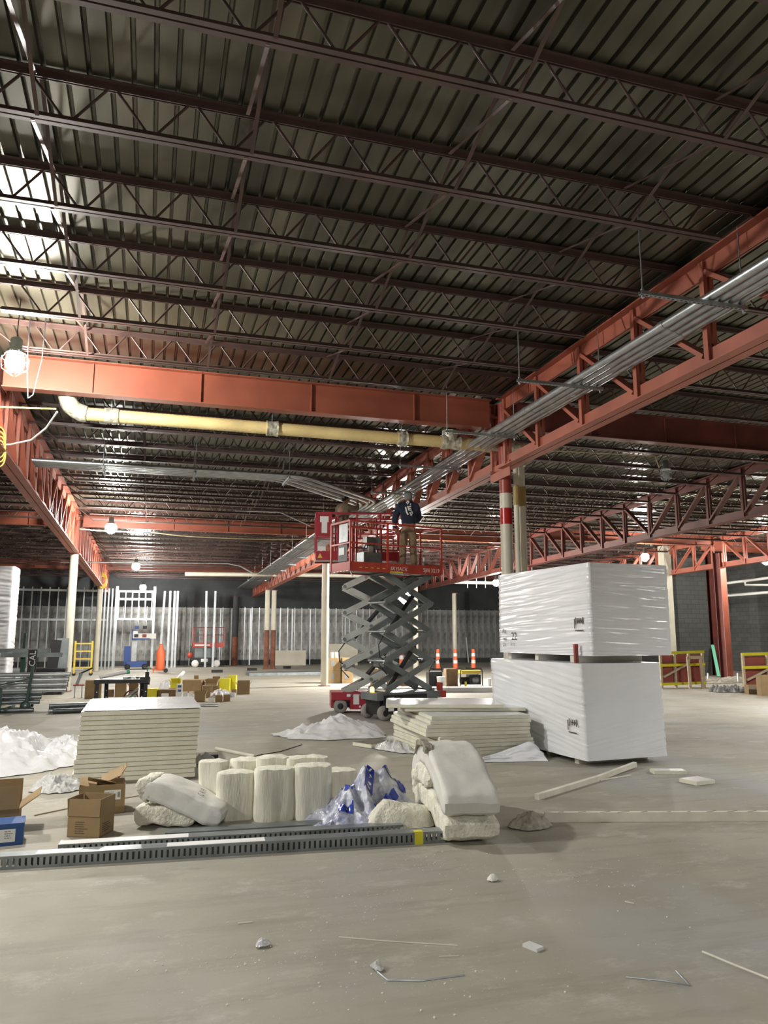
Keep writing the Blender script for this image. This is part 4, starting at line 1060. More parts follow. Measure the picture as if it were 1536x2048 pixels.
# lying folded batt with print at left
t = thing('insulation_batt', 'lying folded fibreglass batt with R19 print in front of the board stack', 'insulation', (.32, 7.55, 0), math.radians(-17), GB)
ob('fold', sweep([(-.34, 0, .10), (-.2, 0, .11), (.0, 0, .10), (.2, 0, .09)], .20, .17, 0, 3.0, axis=Vector((0, 1, 0)), amp=.022), t, 'fiberglass')
ob('fold', sweep([(-.24, 0, .33), (-.1, 0, .30), (.1, 0, .22), (.28, 0, .14), (.44, 0, .085)], .235, .18, 0, 9.0, axis=Vector((0, 1, 0)), amp=.012), t, 'kraft_white')
ob('torn_edge', sweep([(-.3, 0, .30), (-.24, 0, .325), (-.2, 0, .32)], .23, .2, 0, 5.0, axis=Vector((0, 1, 0)), amp=.03), t, 'fiberglass')
b_ = text_mb('C  R19', .085); d = Vector((.02, 1, .0)).normalized(); ob('print', on_plane(b_, (.27, -.19, .268), (-.1, 1, .03), (-.86, 0, .40)), t, 'ink')
# big folded batt at right
t = thing('insulation_batt', 'largest fibreglass batt folded over in an arch, right end of the strut channels', 'insulation', (2.72, 6.80, 0), math.radians(-9), GB)
ax = Vector((1, 0, 0))
ob('lower_fold', sweep([(0, .72, .10), (0, .4, .20), (0, .0, .21), (0, -.4, .14), (0, -.74, .115)], .225, .20, 0, 21.0, axis=ax, amp=.014), t, 'fiberglass')
ob('upper_fold', sweep([(0, .80, .22), (0, .66, .42), (0, .42, .57), (0, .12, .59), (0, -.2, .52), (0, -.5, .40), (0, -.76, .295)], .23, .20, 0, 25.0, axis=ax, amp=.012), t, 'kraft_white')
ob('torn_end', sweep([(-.0, .80, .14), (0, .70, .30), (0, .5, .40), (0, .25, .40), (0, .0, .37)], .235, .16, 0, 27.0, axis=ax, amp=.03), t, 'fiberglass')
ob('dirty_edge', sweep([(-.21, .62, .54), (-.21, .42, .665), (-.215, .14, .685), (-.22, -.05, .65)], .035, .05, 0, 29.0, axis=ax, amp=.02), t, 'batt_dirty', label='dirty torn edge')
ob('print', on_plane(text_mb('mark', .05), (.05, -.33, .575), (1, 0, 0), (0, .94, .34)), t, 'ink_grey')
heap('insulation_batt', 'small squashed fibreglass batt between the blue bag and the big batt', (2.28, 6.95, .0), .1, .40, .26, .22, 'fiberglass', 31.0, cat='insulation', freq=2.5, amp=.22, lump=.12, flat=3, group=GB)
batt('fibreglass batt mostly hidden behind the blue printed bag', (1.80, 7.85, 0), .2, [('fold', soft(rrect(-.1, 0, .34, .26, .08), .32, 0, seed=9.7), 'fiberglass_v')])

# blue printed plastic bag
mat('bag_film', (0.62, 0.635, 0.69), 0.09, 0, 0.42, 8, 0.7, 20, col2=(.24, .26, .40))
mat('bag_print', (0.035, 0.065, 0.42), 0.2, 0, 0.3, 10)
t = thing('plastic_bag', 'clear plastic bag with blue printed bands beside the standing batts', 'bag', (2.03, 7.18, .0), math.radians(4))
BG = dict(); 
heap('bag_film', None, (0, 0, 0), 0, .54, .38, .19, 'bag_film', 43.0, cat=None, na=120, nr=44, freq=4.6, amp=.6, lump=.38, peaks=((.04, .14, .27, .19), (.28, .13, .20, .17), (-.18, -.03, .13, .18)), parent=t)
me_ = t.children[0].data; pts_ = [v_.co.copy() for v_ in me_.vertices]
def hz(x, y):
    best = sorted(pts_, key=lambda p: (p.x - x) ** 2 + (p.y - y) ** 2)[:3]
    return max(p.z for p in best)
def ribbon(nm, a, c, w_, mt, lift=.008, n=12):
    a = Vector((*a, 0)); c = Vector((*c, 0)); d = (c - a).normalized(); s_ = Vector((-d.y, d.x, 0)); vs = []
    for i in range(n + 1):
        for j in (-1, 0, 1):
            p = a.lerp(c, i / n) + s_ * (j * w_ / 2); vs.append((p.x, p.y, hz(p.x, p.y) + lift))
    fs = []
    for i in range(n):
        for j in range(2): q = i * 3 + j; fs.append((q, q + 3, q + 4, q + 1))
    ob(nm, MB().add(vs, fs, 0, True), t, mt)
for a_, c_, w_ in (((-.04, -.10), (.06, .10), .07), ((-.34, -.14), (-.22, -.20), .06), ((-.24, -.06), (-.14, .06), .05), ((.12, -.14), (.26, -.05), .06), ((.18, .12), (.34, .06), .07), ((.10, .18), (.22, .20), .05), ((-.02, -.24), (.16, -.20), .07), ((.34, .0), (.40, .12), .05)):
    ribbon('printed_band', a_, c_, w_, 'bag_print')
for k, (x, y) in enumerate(((-.025, -.07), (.0, -.03), (.02, .02), (.04, .07), (-.31, -.155), (-.27, -.175), (.0, -.235), (.05, -.222), (.1, -.212))):
    ribbon('printed_letter', (x - .015, y - .012), (x + .015, y + .004), .012, 'paint_white', .012, 3)
heap('bag_tail', None, (-.42, -.2, .0), .2, .2, .13, .05, 'bag_film', 41.0, cat=None, freq=8, amp=.8, parent=t)
heap('plastic_bag', 'dusty crumpled bag with grey dust right of the big batt', (3.34, 6.48, 0), .1, .2, .14, .15, 'mortar_dust', 51.0, cat='bag', freq=8, amp=.4, lump=.2)

# ================================================================ STEEL CHANNELS ON THE FLOOR
def slotted(label, a, c, wd, h, mt='galv_dark', pitch=.042, slot0=0, tagpos=None):
    a = Vector((*a, 0)); c = Vector((*c, 0)); d = c - a; L = d.length; ang = math.atan2(d.y, d.x)
    t = thing('slotted_track', label, 'channel', tuple(a), ang, 'steel tracks on the floor')
    ob('web_plate', MB().bb((0, 0, h - .003), (L, wd, h)), t, 'strut')
    for nm, y in (('front_flange', 0), ('rear_flange', wd - .002)):
        m = MB(); m.bb((0, y, 0), (L, y + .002, h * .22)); m.bb((0, y, h * .80), (L, y + .002, h - .003))
        k = int(L / pitch)
        for i in range(k): m.bb((i * pitch, y, h * .22), (i * pitch + pitch * .62, y + .002, h * .80))
        if y == 0: ob('slot_shade', MB().bb((.32, .006, .002), (L - .28, .008, h - .004)), t, 'black')  # black plate added behind the slots, standing in for their shade
        ob(nm, m, t, mt)
    return t, L
t, L = slotted('front slotted steel track with yellow tag near its right end', (-1.0, 6.47), (2.42, 6.22), .13, .095)
ob('yellow_tag', MB().bb((L - .26, -.004, 0), (L - .19, .06, .1)), t, 'yellow', label='yellow tag wrapped on track')
ob('paper', MB().bb((.26, .01, .0952), (.58, .12, .097)), t, 'paint_white', label='white strip on track'); ob('paper', MB().bb((1.2, .01, .0952), (1.95, .12, .0965)), t, 'paint_white', label='white strip on track')
t, L = slotted('second slotted steel track behind the front one', (-.62, 6.84), (2.2, 6.66), .13, .06)
ob('paper', MB().bb((.02, .0, .0602), (1.0, .12, .062)), t, 'paint_white', label='white strip on track')
t = thing('steel_stud', 'plain steel stud lying under the standing batts', 'channel', (.2, 7.04, 0), -.05, 'steel tracks on the floor')
m = MB(); m.bb((0, 0, .038), (1.9, .16, .041)); m.bb((0, 0, 0), (1.9, .002, .04)); m.bb((0, .158, 0), (1.9, .16, .04)); ob('stud_body', m, t, 'galv_dark')
ob('return_lip', MB().bb((0, .002, 0), (1.9, .012, .002)), t, 'galv')

# ================================================================ TIMBER AND SCRAPS ON THE FLOOR
t = thing('timber_board', 'long pale board lying across the right foreground', 'timber', (3.56, 6.62, 0), math.atan2(5.84 - 6.62, 6.3 - 3.56))
ob('board', MB().bb((0, -.02, 0), (2.9, .03, .085)), t, 'wood_white'); m = MB()
for k in range(14): m.box((.12 + .2 * k + .05 * random.random(), .005, .0855), (.11 * random.random() + .03, .012, .001), .4)
ob('foam_smears', m, t, 'cardboard_dark')
t = thing('timber_stick', 'pale timber stick in front of the wrapped bundle', 'timber', (3.95, 7.5, 0), math.atan2(8.82 - 7.5, 6.1 - 3.95))
L = math.hypot(8.82 - 7.5, 6.1 - 3.95); ob('stick', MB().bb((0, -.025, 0), (L * .55, .03, .055)), t, 'wood_white'); ob('stick_end', MB().bar((L * .55, 0, .0275), (L, .03, .05), .05, .055), t, 'wood_white')
def strip(name, label, pts, r, mt='wood_white', cat='scrap'):
    ob(name, MB().tube([(p[0], p[1], r * .6 + (p[2] if len(p) > 2 else 0)) for p in pts], r, 5), None, mt, label=label, cat=cat, group='scraps on the floor')
g = lambda x, y, z=0: tuple(atz(x, y, z))
strip('foam_strip', 'thin broken strip beside the timber stick', [g(1200, 1562), g(1262, 1552)], .012)
strip('foam_strip', 'thin bent strip along the left of the timber stick', [g(1075, 1590), g(1110, 1578), g(1180, 1562), g(1240, 1545)], .010)
strip('wood_sliver', 'long thin sliver at the bottom centre of the floor', [g(678, 1875), g(770, 1883), g(915, 1892)], .004)
strip('metal_strip', 'bright bent strip at the bottom centre of the floor', [g(752, 1942), g(775, 1962), g(840, 1963), g(928, 1951)], .005, 'stud')
strip('metal_strip', 'L shaped bright strip near the bottom right floor stain', [g(1252, 1955), g(1330, 1963), g(1379, 1972), g(1352, 1943)], .005, 'stud')
strip('wood_sliver', 'pale sliver at the lower right picture edge', [g(1405, 1905), g(1470, 1932), g(1545, 1962)], .007)
strip('wood_sliver', 'short pale stick left of centre on the near floor', [g(476, 1848), g(505, 1845)], .005)
strip('wood_sliver', 'small sliver above the bright bent strip', [g(878, 1914), g(918, 1913)], .004)
strip('wood_sliver', 'short sliver on the floor below the dusty bag', [g(1250, 1804), g(1268, 1808)], .005)
strip('wood_lath', 'pale lath behind the standing batts', [g(432, 1500), g(470, 1508), g(510, 1516)], .03)
strip('cardboard_strip', 'brown lath running from the small boxes to the standing batts', [g(68, 1632), g(140, 1617), g(245, 1598), g(330, 1583)], .009, 'wood')
strip('steel_bar', 'dark thin bar on the floor right of the board stack', [g(500, 1514), g(560, 1504), g(604, 1490)], .008, 'cord_black')
ob('tool_block', MB().box(atz(418, 1515, .04), (.24, .08, .07), .1), None, 'black', label='black block on the floor right of the left board stack', cat='tool')
heap('plastic_scrap', 'tiny white crumpled scrap on the near floor', g(525, 1893), .3, .045, .03, .03, 'plastic', 61, freq=20, amp=.8, na=24, nr=8, group='scraps on the floor')
heap('plaster_lump', 'pale plaster lump on the near floor right of centre', g(985, 1762), .3, .04, .035, .04, 'crumb', 63, cat='lump', freq=12, amp=.5, na=24, nr=8, group='scraps on the floor')
heap('plastic_scrap', 'silvery twisted scrap at the head of the bright bent strip', g(754, 1938), .3, .03, .05, .03, 'clear_wrap', 65, freq=20, amp=.8, na=24, nr=8, group='scraps on the floor')
ob('foam_chip', MB().box(atz(1066, 1893, .008), (.06, .1, .016), .4), None, 'board_face', label='pale square chip on the near floor', cat='scrap', group='scraps on the floor')
m = MB()
for i in range(750):
    c0_ = random.choice(((850, 1725, 110, 22), (640, 1870, 150, 40), (760, 1800, 160, 40), (1090, 1740, 220, 50), (540, 1925, 160, 25), (1250, 1800, 260, 110), (820, 1980, 260, 50), (480, 1960, 260, 60), (700, 1730, 240, 40)))
    x = random.gauss(c0_[0], c0_[2] * .6); y = min(2040, random.gauss(c0_[1], c0_[3] * .6))
    p = atz(x, max(1700, y)); s = random.choice((.0012, .0018, .002, .0025, .0035, .006)) * random.uniform(.7, 1.2)
    m.box((p.x, p.y, s * .4), (s * 1.4, s, s * .8), random.random() * 3)
ob('plaster_crumbs', m, None, 'crumb', label='white plaster crumbs scattered over the near concrete floor', cat='debris', kind='stuff')
# ================================================================ CARTONS IN THE FOREGROUND
def open_box(label, loc, rz, W, D, Hh, flaps, mt='cardboard', cat='box', group=None, fl=None, name='cardboard_box'):
    """flaps: angles (degrees from vertical, outwards) for front, right, back, left"""
    t = thing(name, label, cat, loc, rz, group); e = .006
    m = MB(); m.bb((0, 0, 0), (W, D, e)); m.bb((0, 0, 0), (W, e, Hh)); m.bb((0, D - e, 0), (W, D, Hh)); m.bb((0, e, 0), (e, D - e, Hh)); m.bb((W - e, e, 0), (W, D - e, Hh))
    ob('carton_body', m, t, mt)
    fl = fl or min(W, D) * .5
    sides = (((W / 2, 0), 0, W), ((W, D / 2), PI / 2, D), ((W / 2, D), PI, W), ((0, D / 2), 1.5 * PI, D))
    for (c, a, w_), f in zip(sides, flaps):
        if f is None: continue
        m = MB().bb((-w_ / 2 + .003, -e, 0), (w_ / 2 - .003, 0, fl))
        o = ob('flap', m, t, mt, loc=(c[0], c[1], Hh), rot=None); o.rotation_mode = 'XYZ'
        o.rotation_euler = (math.radians(f), 0, a)
    return t
def lines(t, name, x0, z0, w_, n, dz_, face_y=-.0015, mt='ink', h=.006):
    m = MB(); rr = random.Random(n + int(x0 * 100))
    for i in range(n):
        L = w_ * rr.uniform(.55, 1); x = x0
        while x < x0 + L: s = rr.uniform(.006, .02); m.bb((x, face_y, z0 - i * dz_), (min(x + s, x0 + L), face_y + .001, z0 - i * dz_ + h)); x += s + .004
    ob(name, m, t, mt)
t = open_box('open brown carton with raised flaps, nearest to the steel tracks', (-.60, 7.33, 0), math.radians(-24), .29, .26, .17, (-3, -4, 2, 4), fl=.14)
lines(t, 'print', .07, .12, .12, 6, .018)
m = MB()
for i in range(5): m.bb((.2915, .05, .1 - i * .016), (.2925, .16 + .02 * (i % 2), .106 - i * .016))
ob('print', m, t, 'ink')
t = open_box('battered brown carton with torn top and white label behind the open carton', (-.58, 8.10, 0), math.radians(3), .42, .36, .27, (None, None, None, None), fl=.15)
for k, (x, y, z, sx, sy, rx, ry) in enumerate(((.20, .10, .29, .26, .16, -.35, .25), (.30, .22, .325, .22, .17, .35, -.45), (.39, .22, .36, .14, .16, .1, -1.0), (.08, .2, .27, .16, .3, .1, .25))):
    R_ = Matrix.Rotation(rx, 3, 'X') @ Matrix.Rotation(ry, 3, 'Y')
    ob('torn_flap', MB().box((x, y, z), (sx, sy, .007), 0, 0, R_), t, 'cardboard_in')
ob('shipping_label', MB().bb((.23, -.002, .13), (.38, -.0005, .22)), t, 'white', label='white shipping label'); lines(t, 'label_print', .24, .20, .10, 5, .015, -.003, 'ink_grey', .005)
m = MB()
for k in range(6): m.bb((.35 + .004 * k, -.003, .15), (.3515 + .004 * k + .001 * (k % 2), -.002, .2))
ob('label_code_bars', m, t, 'ink')
t = thing('blue_box', 'blue box with a white printed label at the left picture edge', 'box', (-1.42, 7.13, 0), math.radians(6))
ob('box_body', MB().bb((0, 0, 0), (.5, .26, .17)), t, 'blue_box'); ob('lid_edge', MB().bb((-.003, -.003, .14), (.503, .263, .172)), t, 'blue_box')
ob('printed_label', MB().bb((.12, -.006, .03), (.44, -.0045, .13)), t, 'white'); lines(t, 'label_print', .2, .11, .13, 6, .015, -.0075, 'ink_grey', .006); lines(t, 'label_print', .36, .11, .06, 4, .017, -.0075, 'ink_grey', .006)
t = open_box('open brown carton behind the blue box, paper stuffing inside', (-1.62, 7.55, 0), math.radians(5), .60, .40, .20, (-8, 55, 6, 20), fl=.19)
heap('paper_stuffing', None, (.38, .2, .1), 0, .2, .16, .13, 'cardboard_in', 71, cat=None, freq=7, amp=.6, na=30, nr=10, parent=t)

# ================================================================ MIDDLE DISTANCE CLUTTER
def pxb(x0, x1, y0, y1):
    c = atz((x0 + x1) / 2, y1); d = (c - Vector((0, 0, H))).dot(_fw) if False else math.hypot(c.x, c.y) * math.cos(math.atan2(c.x, c.y) - YAW)
    k = d / 1535.0
    return c, (x1 - x0) * k, (y1 - y0) * k
GC = 'cartons piled on the floor behind the left board stack'
def carton(label, x0, x1, y0, y1, mt='cardboard', rz=None, depth=.8, lid=True, group=GC, z=0.0, logo=None, opened=False, nm='cardboard_box'):
    c, w_, h = pxb(x0, x1, y0, y1); rz = (random.uniform(-.35, .2)) if rz is None else rz
    w_ /= (abs(math.cos(rz + YAW)) + depth * abs(math.sin(rz + YAW))) if True else 1
    d = w_ * depth; off = Matrix.Rotation(rz, 3, 'Z') @ Vector((-w_ / 2, 0, 0))
    if opened:
        return open_box(label, (c.x + off.x, c.y + off.y, z), rz, w_, d, h * .75, (15, 25, 5, 40), mt, group=group, fl=h * .3, name=nm)
    t = thing(nm, label, 'box', (c.x + off.x, c.y + off.y, z), rz, group)
    ob('carton_body', MB().bb((0, 0, 0), (w_, d, h)), t, mt)
    m = MB().bb((0, d * .46, h), (w_, d * .54, h + .003)).bb((w_ * .0, d / 2 - .002, h), (w_, d / 2 + .002, h + .004)); ob('tape_seam', MB().bb((-.001, d * .46, h * .8), (w_ + .001, d * .54, h + .003)), t, 'cardboard_in' if mt != 'yellow' else 'yellow')
    if logo:
        for k_ in range(logo): ob('dark_logo', MB().bb((w_ * (.15 + .45 * k_), -.003, h * .35), (w_ * (.4 + .45 * k_), -.001, h * .8)), t, 'ink_grey')
    return t
C_ = [('yellow carton at the left foot of the carton pile', 292, 313, 1378, 1394, 'yellow', 0), ('long low brown carton right of the yellow one', 315, 352, 1380, 1394, 'cardboard_dark', 0),
 ('open yellow carton leaning behind the long low carton', 340, 362, 1359, 1384, 'yellow', 1), ('lowest small white box in the stack of three', 352, 364, 1386, 1394, 'white', 0),
 ('small white box at the front right of the stack of three', 365, 376, 1384, 1395, 'white', 0), ('big brown carton at the centre back of the pile', 364, 402, 1361, 1386, 'cardboard', 0),
 ('small brown carton at the back, highest on the pile', 387, 397, 1352, 1380, 'cardboard', 0), ('brown carton with open lid right of the tall small one', 410, 433, 1360, 1385, 'cardboard', 1),
 ('bright yellow carton near the right end of the pile', 438, 459, 1358, 1381, 'yellow', 0), ('taller yellow carton behind the bright yellow one', 456, 471, 1352, 1380, 'yellow', 0),
 ('open brown carton with papers at the right end of the pile', 473, 500, 1364, 1389, 'cardboard', 1), ('front open brown carton with a dark inside', 388, 410, 1384, 1404, 'cardboard', 1),
 ('brown carton tipped beside the front open one', 404, 422, 1372, 1396, 'cardboard_in', 0), ('low brown carton at front right of the pile', 430, 446, 1391, 1404, 'cardboard', 0), ('lowest brown carton at the right front corner of the pile', 446, 461, 1390, 1403, 'cardboard', 0),
 ('tiny white box at the very front of the pile', 416, 428, 1396, 1405, 'white', 0), ('brown carton under the black workbench', 228, 252, 1368, 1394, 'cardboard', 0), ('brown carton behind the workbench right leg', 256, 276, 1366, 1390, 'cardboard_dark', 1)]
for l_, a, b_, c_, d_, m_, o_ in C_: carton(l_, a, b_, c_, d_, m_, opened=bool(o_))
for k, l_ in enumerate(('middle', 'top')):
    c, w_, h = pxb(352, 364, 1386, 1394); t = thing('cardboard_box', '%s small white box in the stack of three' % l_, 'box', (c.x - w_ / 2 + .01, c.y + .01, (k + 1) * (h + .004)), -.1, GC)
    ob('carton_body', MB().bb((0, 0, 0), (w_ * .9, w_ * .8, h)), t, 'white'); ob('dark_logo', MB().bb((w_ * .2, -.002, h * .2), (w_ * .75, -.0005, h * .75)), t, 'blue_lift')
for l_, a, b_, c_, d_, m_ in (('small grey box lying between the workbench and the yellow carton', 283, 293, 1382, 1391, 'ink_grey'), ('narrow white box in front of the long low brown carton', 322, 336, 1388, 1396, 'white'), ('flat brown carton under the leaning yellow carton', 336, 352, 1377, 1386, 'cardboard_in'),
    ('small white box in front of the big centre carton', 377, 388, 1384, 1394, 'white'), ('second brown carton behind the bright yellow ones', 424, 440, 1354, 1378, 'cardboard_dark'), ('thin brown carton between the tipped carton and the yellow one', 424, 436, 1372, 1390, 'cardboard'),
    ('small white box beside the right front corner carton', 460, 470, 1386, 1394, 'white'), ('low brown box far left under the workbench end', 212, 226, 1380, 1394, 'cardboard_dark'), ('little brown box lying before the open carton at right', 462, 474, 1379, 1387, 'cardboard_in')):
    carton(l_, a, b_, c_, d_, m_)
heap('plastic_sheet', 'white film and papers strewn over the front of the carton pile', atz(442, 1394), 0, .34, .3, .2, 'plastic', 77, freq=7, amp=.7, na=40, nr=12)
heap('plastic_sheet', 'white papers lying on the back left cartons', atz(330, 1379), 0, .2, .2, .32, 'plastic', 79, freq=7, amp=.6, na=40, nr=12)
t = thing('white_tube', 'white cardboard tube lying across the carton pile', 'tube', (0, 0, 0)); p = atz(344, 1383); q = atz(366, 1376)
ob('tube_body', MB().tube([(p.x, p.y, .22), (q.x, q.y, .50)], .05, 10), t, 'white'); ob('tube_cap', MB().tube([(q.x, q.y, .495), (q.x + .02, q.y - .02, .51)], .052, 10), t, 'ink_grey')
strip('steel_bar', 'short bright steel bar on the floor right of the board stack top', [atz(400, 1413), atz(437, 1413)], .035, 'galv')

# black workbench
t = thing('workbench', 'black steel workbench with pipes on top behind the left board stack', 'table', (-1.06, 17.0, 0), math.radians(-3))
ob('tabletop', MB().bb((0, 0, .71), (1.08, .6, .79)), t, 'black')
for x, y in ((.02, .03), (.98, .03), (.16, .5), (.88, .5)):
    m = MB(); m.bb((x, y, 0), (x + .01, y + .08, .71)); m.bb((x, y, 0), (x + .08, y + .01, .71)); lg = ob('leg', m, t, 'black')
    for k in range(4): ob('bolt_hole', MB().lathe([(.012, 0), (.012, -.002)], 8, (x + .045, y - .001, .12 + .14 * k), axis='Y'), lg, 'white')
p = t.location
t = thing('pipe_vise', 'black pipe vise clamped on the right end of the workbench', 'tool', (p.x + .98, p.y + .1, .79), 0)
ob('vise_body', MB().bb((-.08, -.05, -.12), (.12, .2, .04)).bb((.02, 0, .04), (.1, .12, .14)), t, 'black'); ob('screw_handle', MB().tube([(.06, .06, .14), (.06, .06, .22)], .015, 6).tube([(-.02, .06, .22), (.14, .06, .22)], .01, 6), t, 'galv_dark')
t = thing('pvc_tube', 'white tube with a green end lying on the workbench', 'tube', (p.x + .1, p.y + .12, .84), 0)
ob('tube_body', MB().tube([(0, 0, 0), (.52, .12, .09)], .04, 10), t, 'white'); ob('green_end', MB().tube([(.52, .12, .09), (.58, .134, .10)], .046, 10), t, 'tag_green', label='green end')
t = thing('hand_tools', 'small hand tools scattered on the workbench top', 'tool', (p.x + .6, p.y + .2, .79), 0)
for k in range(6): ob('tool', MB().box((.06 * k, .08 * (k % 3), .02), (.08, .03, .035), .5 * k), t, ('galv', 'galv_dark', 'white')[k % 3])
for i in range(6):
    a0 = random.uniform(-.2, .2); y = p.y - .2 - .07 * i; pts = [(p.x + .0 + .05 * i, y, .03), (p.x + .35, y + .05, .04 + .05 * i), (p.x + .6, y + .1, .08 + .07 * i), (p.x + .78 + .02 * i, y + .25, .22 + .08 * i)]
    ob('bent_conduit', MB().tube(arc_path(pts, .08, 3), .022, 8), None, 'galv', label='%s bent conduit offcut piled under the workbench' % ORD[i], cat='pipe', group='bent conduits under the workbench')
m = MB().tube([(p.x + .72 + .16 * math.cos(a * PI / 8 - PI / 2 + .2), p.y + .9, .26 + .245 * math.sin(a * PI / 8 - PI / 2 + .2)) for a in range(15)], .016, 6, cap=True)
ob('hose_loop', m, None, 'red_brown', label='loop of hose standing between workbench and carton pile', cat='hose')

# pipe rack at left
GP = 'galvanised pipes on the left rack'
ry = 19.4
def rpipe(label, z, dy, x0, x1, r, mt='galv_pipe'):
    t = thing('steel_pipe', label, 'pipe', (x0, ry + dy, z), 0, GP)
    m = MB().tube([(0, 0, 0), (x1 - x0, 0, 0)], r, 12, cap=False).tube([(x1 - x0, 0, 0), (.0, 0, 0)], r * .86, 12, cap=False); ob('pipe_wall', m, t, mt)
    ob('end_cap', MB().tube([(x1 - x0, 0, 0), (x1 - x0 + .01, 0, 0)], r * 1.05, 12), t, 'black')
for k in range(4): rpipe('%s bright pipe from the top on the left pipe rack' % ORD[k], .80 - .115 * k, -.02 * (k % 2), -6.5, -1.74 - .02 * k, .052)
for k in range(3): rpipe('%s darker pipe from the top in the lower half of the left pipe rack' % ORD[k], .40 - .105 * k, .02 * (k % 2), -6.5, -2.3 - .03 * k, .05, 'galv_dark')
for k in range(3): rpipe('%s floor level pipe at the foot of the left pipe rack, from the front' % ORD[k], .05, -.42 + .11 * k, -6.5, -2.42 - .04 * k, .045, 'galv_dark')
t = thing('pipe_rack', 'dark green wheeled pipe rack at the left picture edge', 'rack', (-2.62, ry - .62, 0), 0)
ob('upright', MB().bar((0, .46, .05), (.10, .46, 1.0), .05, .06, up=(1, 0, 0)), t, 'rack_green'); ob('foot_bar', MB().bar((-.35, .0, .09), (-.3, .9, .09), .05, .05), t, 'rack_green')
ob('brace', MB().bar((-.9, .46, .52), (.05, .44, .72), .03, .03), t, 'rack_green'); ob('side_post', MB().bar((-.46, .05, .05), (-.46, .05, .55), .045, .05, up=(1, 0, 0)), t, 'rack_green')
w_ = ob('wheel', MB().lathe([(.05, -.03), (.11, -.025), (.115, 0), (.11, .025), (.05, .03)], 16, (0, .42, .115), axis='Y'), t, 'rack_green'); ob('hub', MB().lathe([(.035, -.036), (.02, -.04)], 8, (0, .42, .115), axis='Y'), w_, 'galv_dark')
for k in range(4): ob('arm', MB().bar((.08, .44, .30 + .18 * k), (.08, .72, .30 + .18 * k), .03, .03), t, 'rack_green')
t = thing('label_post', 'black post with white vertical letters behind the left pipe rack', 'post', tuple(aty(63, 1340, 20.4).xy) + (0,), 0)
ob('post', MB().bb((-.10, 0, 0), (.10, .03, 1.35)), t, 'black'); ob('lettering', on_plane(text_mb('CAL', .2), (.07, -.002, .95), (0, 0, 1), (-1, 0, 0)), t, 'paint_white')
t = thing('pipe_stand', 'green fork stand holding grey channels behind the left pipe rack', 'stand', tuple(aty(45, 1340, 22.5).xy) + (0,), 0)
ob('post', MB().bb((-.06, -.03, 0), (.06, .03, 1.3)), t, 'green_metal'); ob('fork', MB().bar((-.28, 0, 1.28), (.0, 0, 1.1), .06, .06), t, 'green_metal'); ob('fork', MB().bar((.0, 0, 1.1), (.0, 0, 1.75), .06, .06, up=(1, 0, 0)), t, 'green_metal'); ob('base', MB().bb((-.3, -.3, 0), (.3, .3, .04)), t, 'green_metal')
p = t.location
for k in range(2): ob('steel_channel', MB().bb((-.55, -.06, 0), (.95, .06, .03)).bb((-.55, -.06, .03), (.95, -.05, .11)).bb((-.55, .05, .03), (.95, .06, .11)), None, 'galv_dark', loc=(p.x + .02 - .3 * (k == 1), p.y - .12, 1.12 + .115 * k), label='%s grey channel resting on the green fork stand' % ('lower', 'upper')[k], cat='channel', group='channels on the fork stand')
# wrapped tall bundle at the left edge
x0 = aty(28, 1300, 24.6).x
wrapped('wrapped_bundle', 'tall plastic wrapped stack cut by the left picture edge', (x0 - 1.5, 23.6, 0), 0, 1.5, 1.0, 3.62, 'wrap', 91, skew=(-.0, 0), amp=.02, slope=.1)
# dark bins near the left column
t = thing('tool_chest', 'black job chest in front of the nearer left column', 'chest', tuple(aty(60, 1345, 24.2).xy) + (0,), 0)
ob('chest_body', MB().bb((0, 0, .1), (.92, .6, .62)), t, 'black'); ob('lid', MB().bb((-.02, -.02, .62), (.94, .62, .74)), t, 'black'); ob('skid', MB().bb((.05, .05, 0), (.15, .55, .1)), t, 'black'); ob('skid', MB().bb((.77, .05, 0), (.87, .55, .1)), t, 'black'); ob('handle', MB().tube([(.3, -.03, .5), (.32, -.06, .5), (.6, -.06, .5), (.62, -.03, .5)], .012, 5), t, 'galv_dark')
t = thing('dark_panel', 'leaning dark grey folded panels above the black job chest', 'panel', tuple(aty(98, 1345, 25.0).xy) + (.74 * 0,), 0)
ob('leaf', MB().bar((0, .1, 0), (.12, .25, 1.55), .30, .04, up=(0, 1, 0)), t, 'black'); ob('leaf', MB().bar((.3, .12, 0), (.3, .32, 1.6), .34, .04, up=(0, 1, 0)), t, 'arm_dark')
heap('plastic_sheet', 'small white rags behind the left pipe rack', tuple(aty(32, 1340, 21.5).xy) + (0,), 0, .42, .25, .75, 'cloth', 83, freq=5, amp=.4, na=40, nr=12)
ob('tyre', MB().lathe([(.10, -.05), (.2, -.05), (.24, -.03), (.24, .03), (.2, .05), (.1, .05)], 18, axis='Y'), None, 'black', loc=tuple(aty(5, 1326, 21).xy) + (1.05 * 0 + .24,), label='dark wheel by the left picture edge behind the rack', cat='wheel')
c, w_, h = pxb(170, 200, 1352, 1394)
carton('large brown carton right of the pipe rack', 168, 202, 1362, 1398, 'cardboard', rz=0, depth=.6)
t = thing('threading_stand', 'small red tool stand at the end of the left pipe rack', 'stand', tuple(atz(155, 1396).xy) + (0,), 0)
for xx in (-.08, .1): ob('leg', MB().bar((xx, 0, 0), (xx, 0, .34), .03, .03, up=(1, 0, 0)), t, 'galv')
ob('shelf', MB().bb((-.13, -.08, .33), (.16, .1, .36)), t, 'lift_red'); ob('head', MB().bar((-.04, 0, .36), (.06, 0, .66), .12, .08, up=(1, 0, 0)), t, 'galv_dark'); ob('lever', MB().bar((.0, 0, .64), (.34, .05, .80), .05, .04), t, 'black')
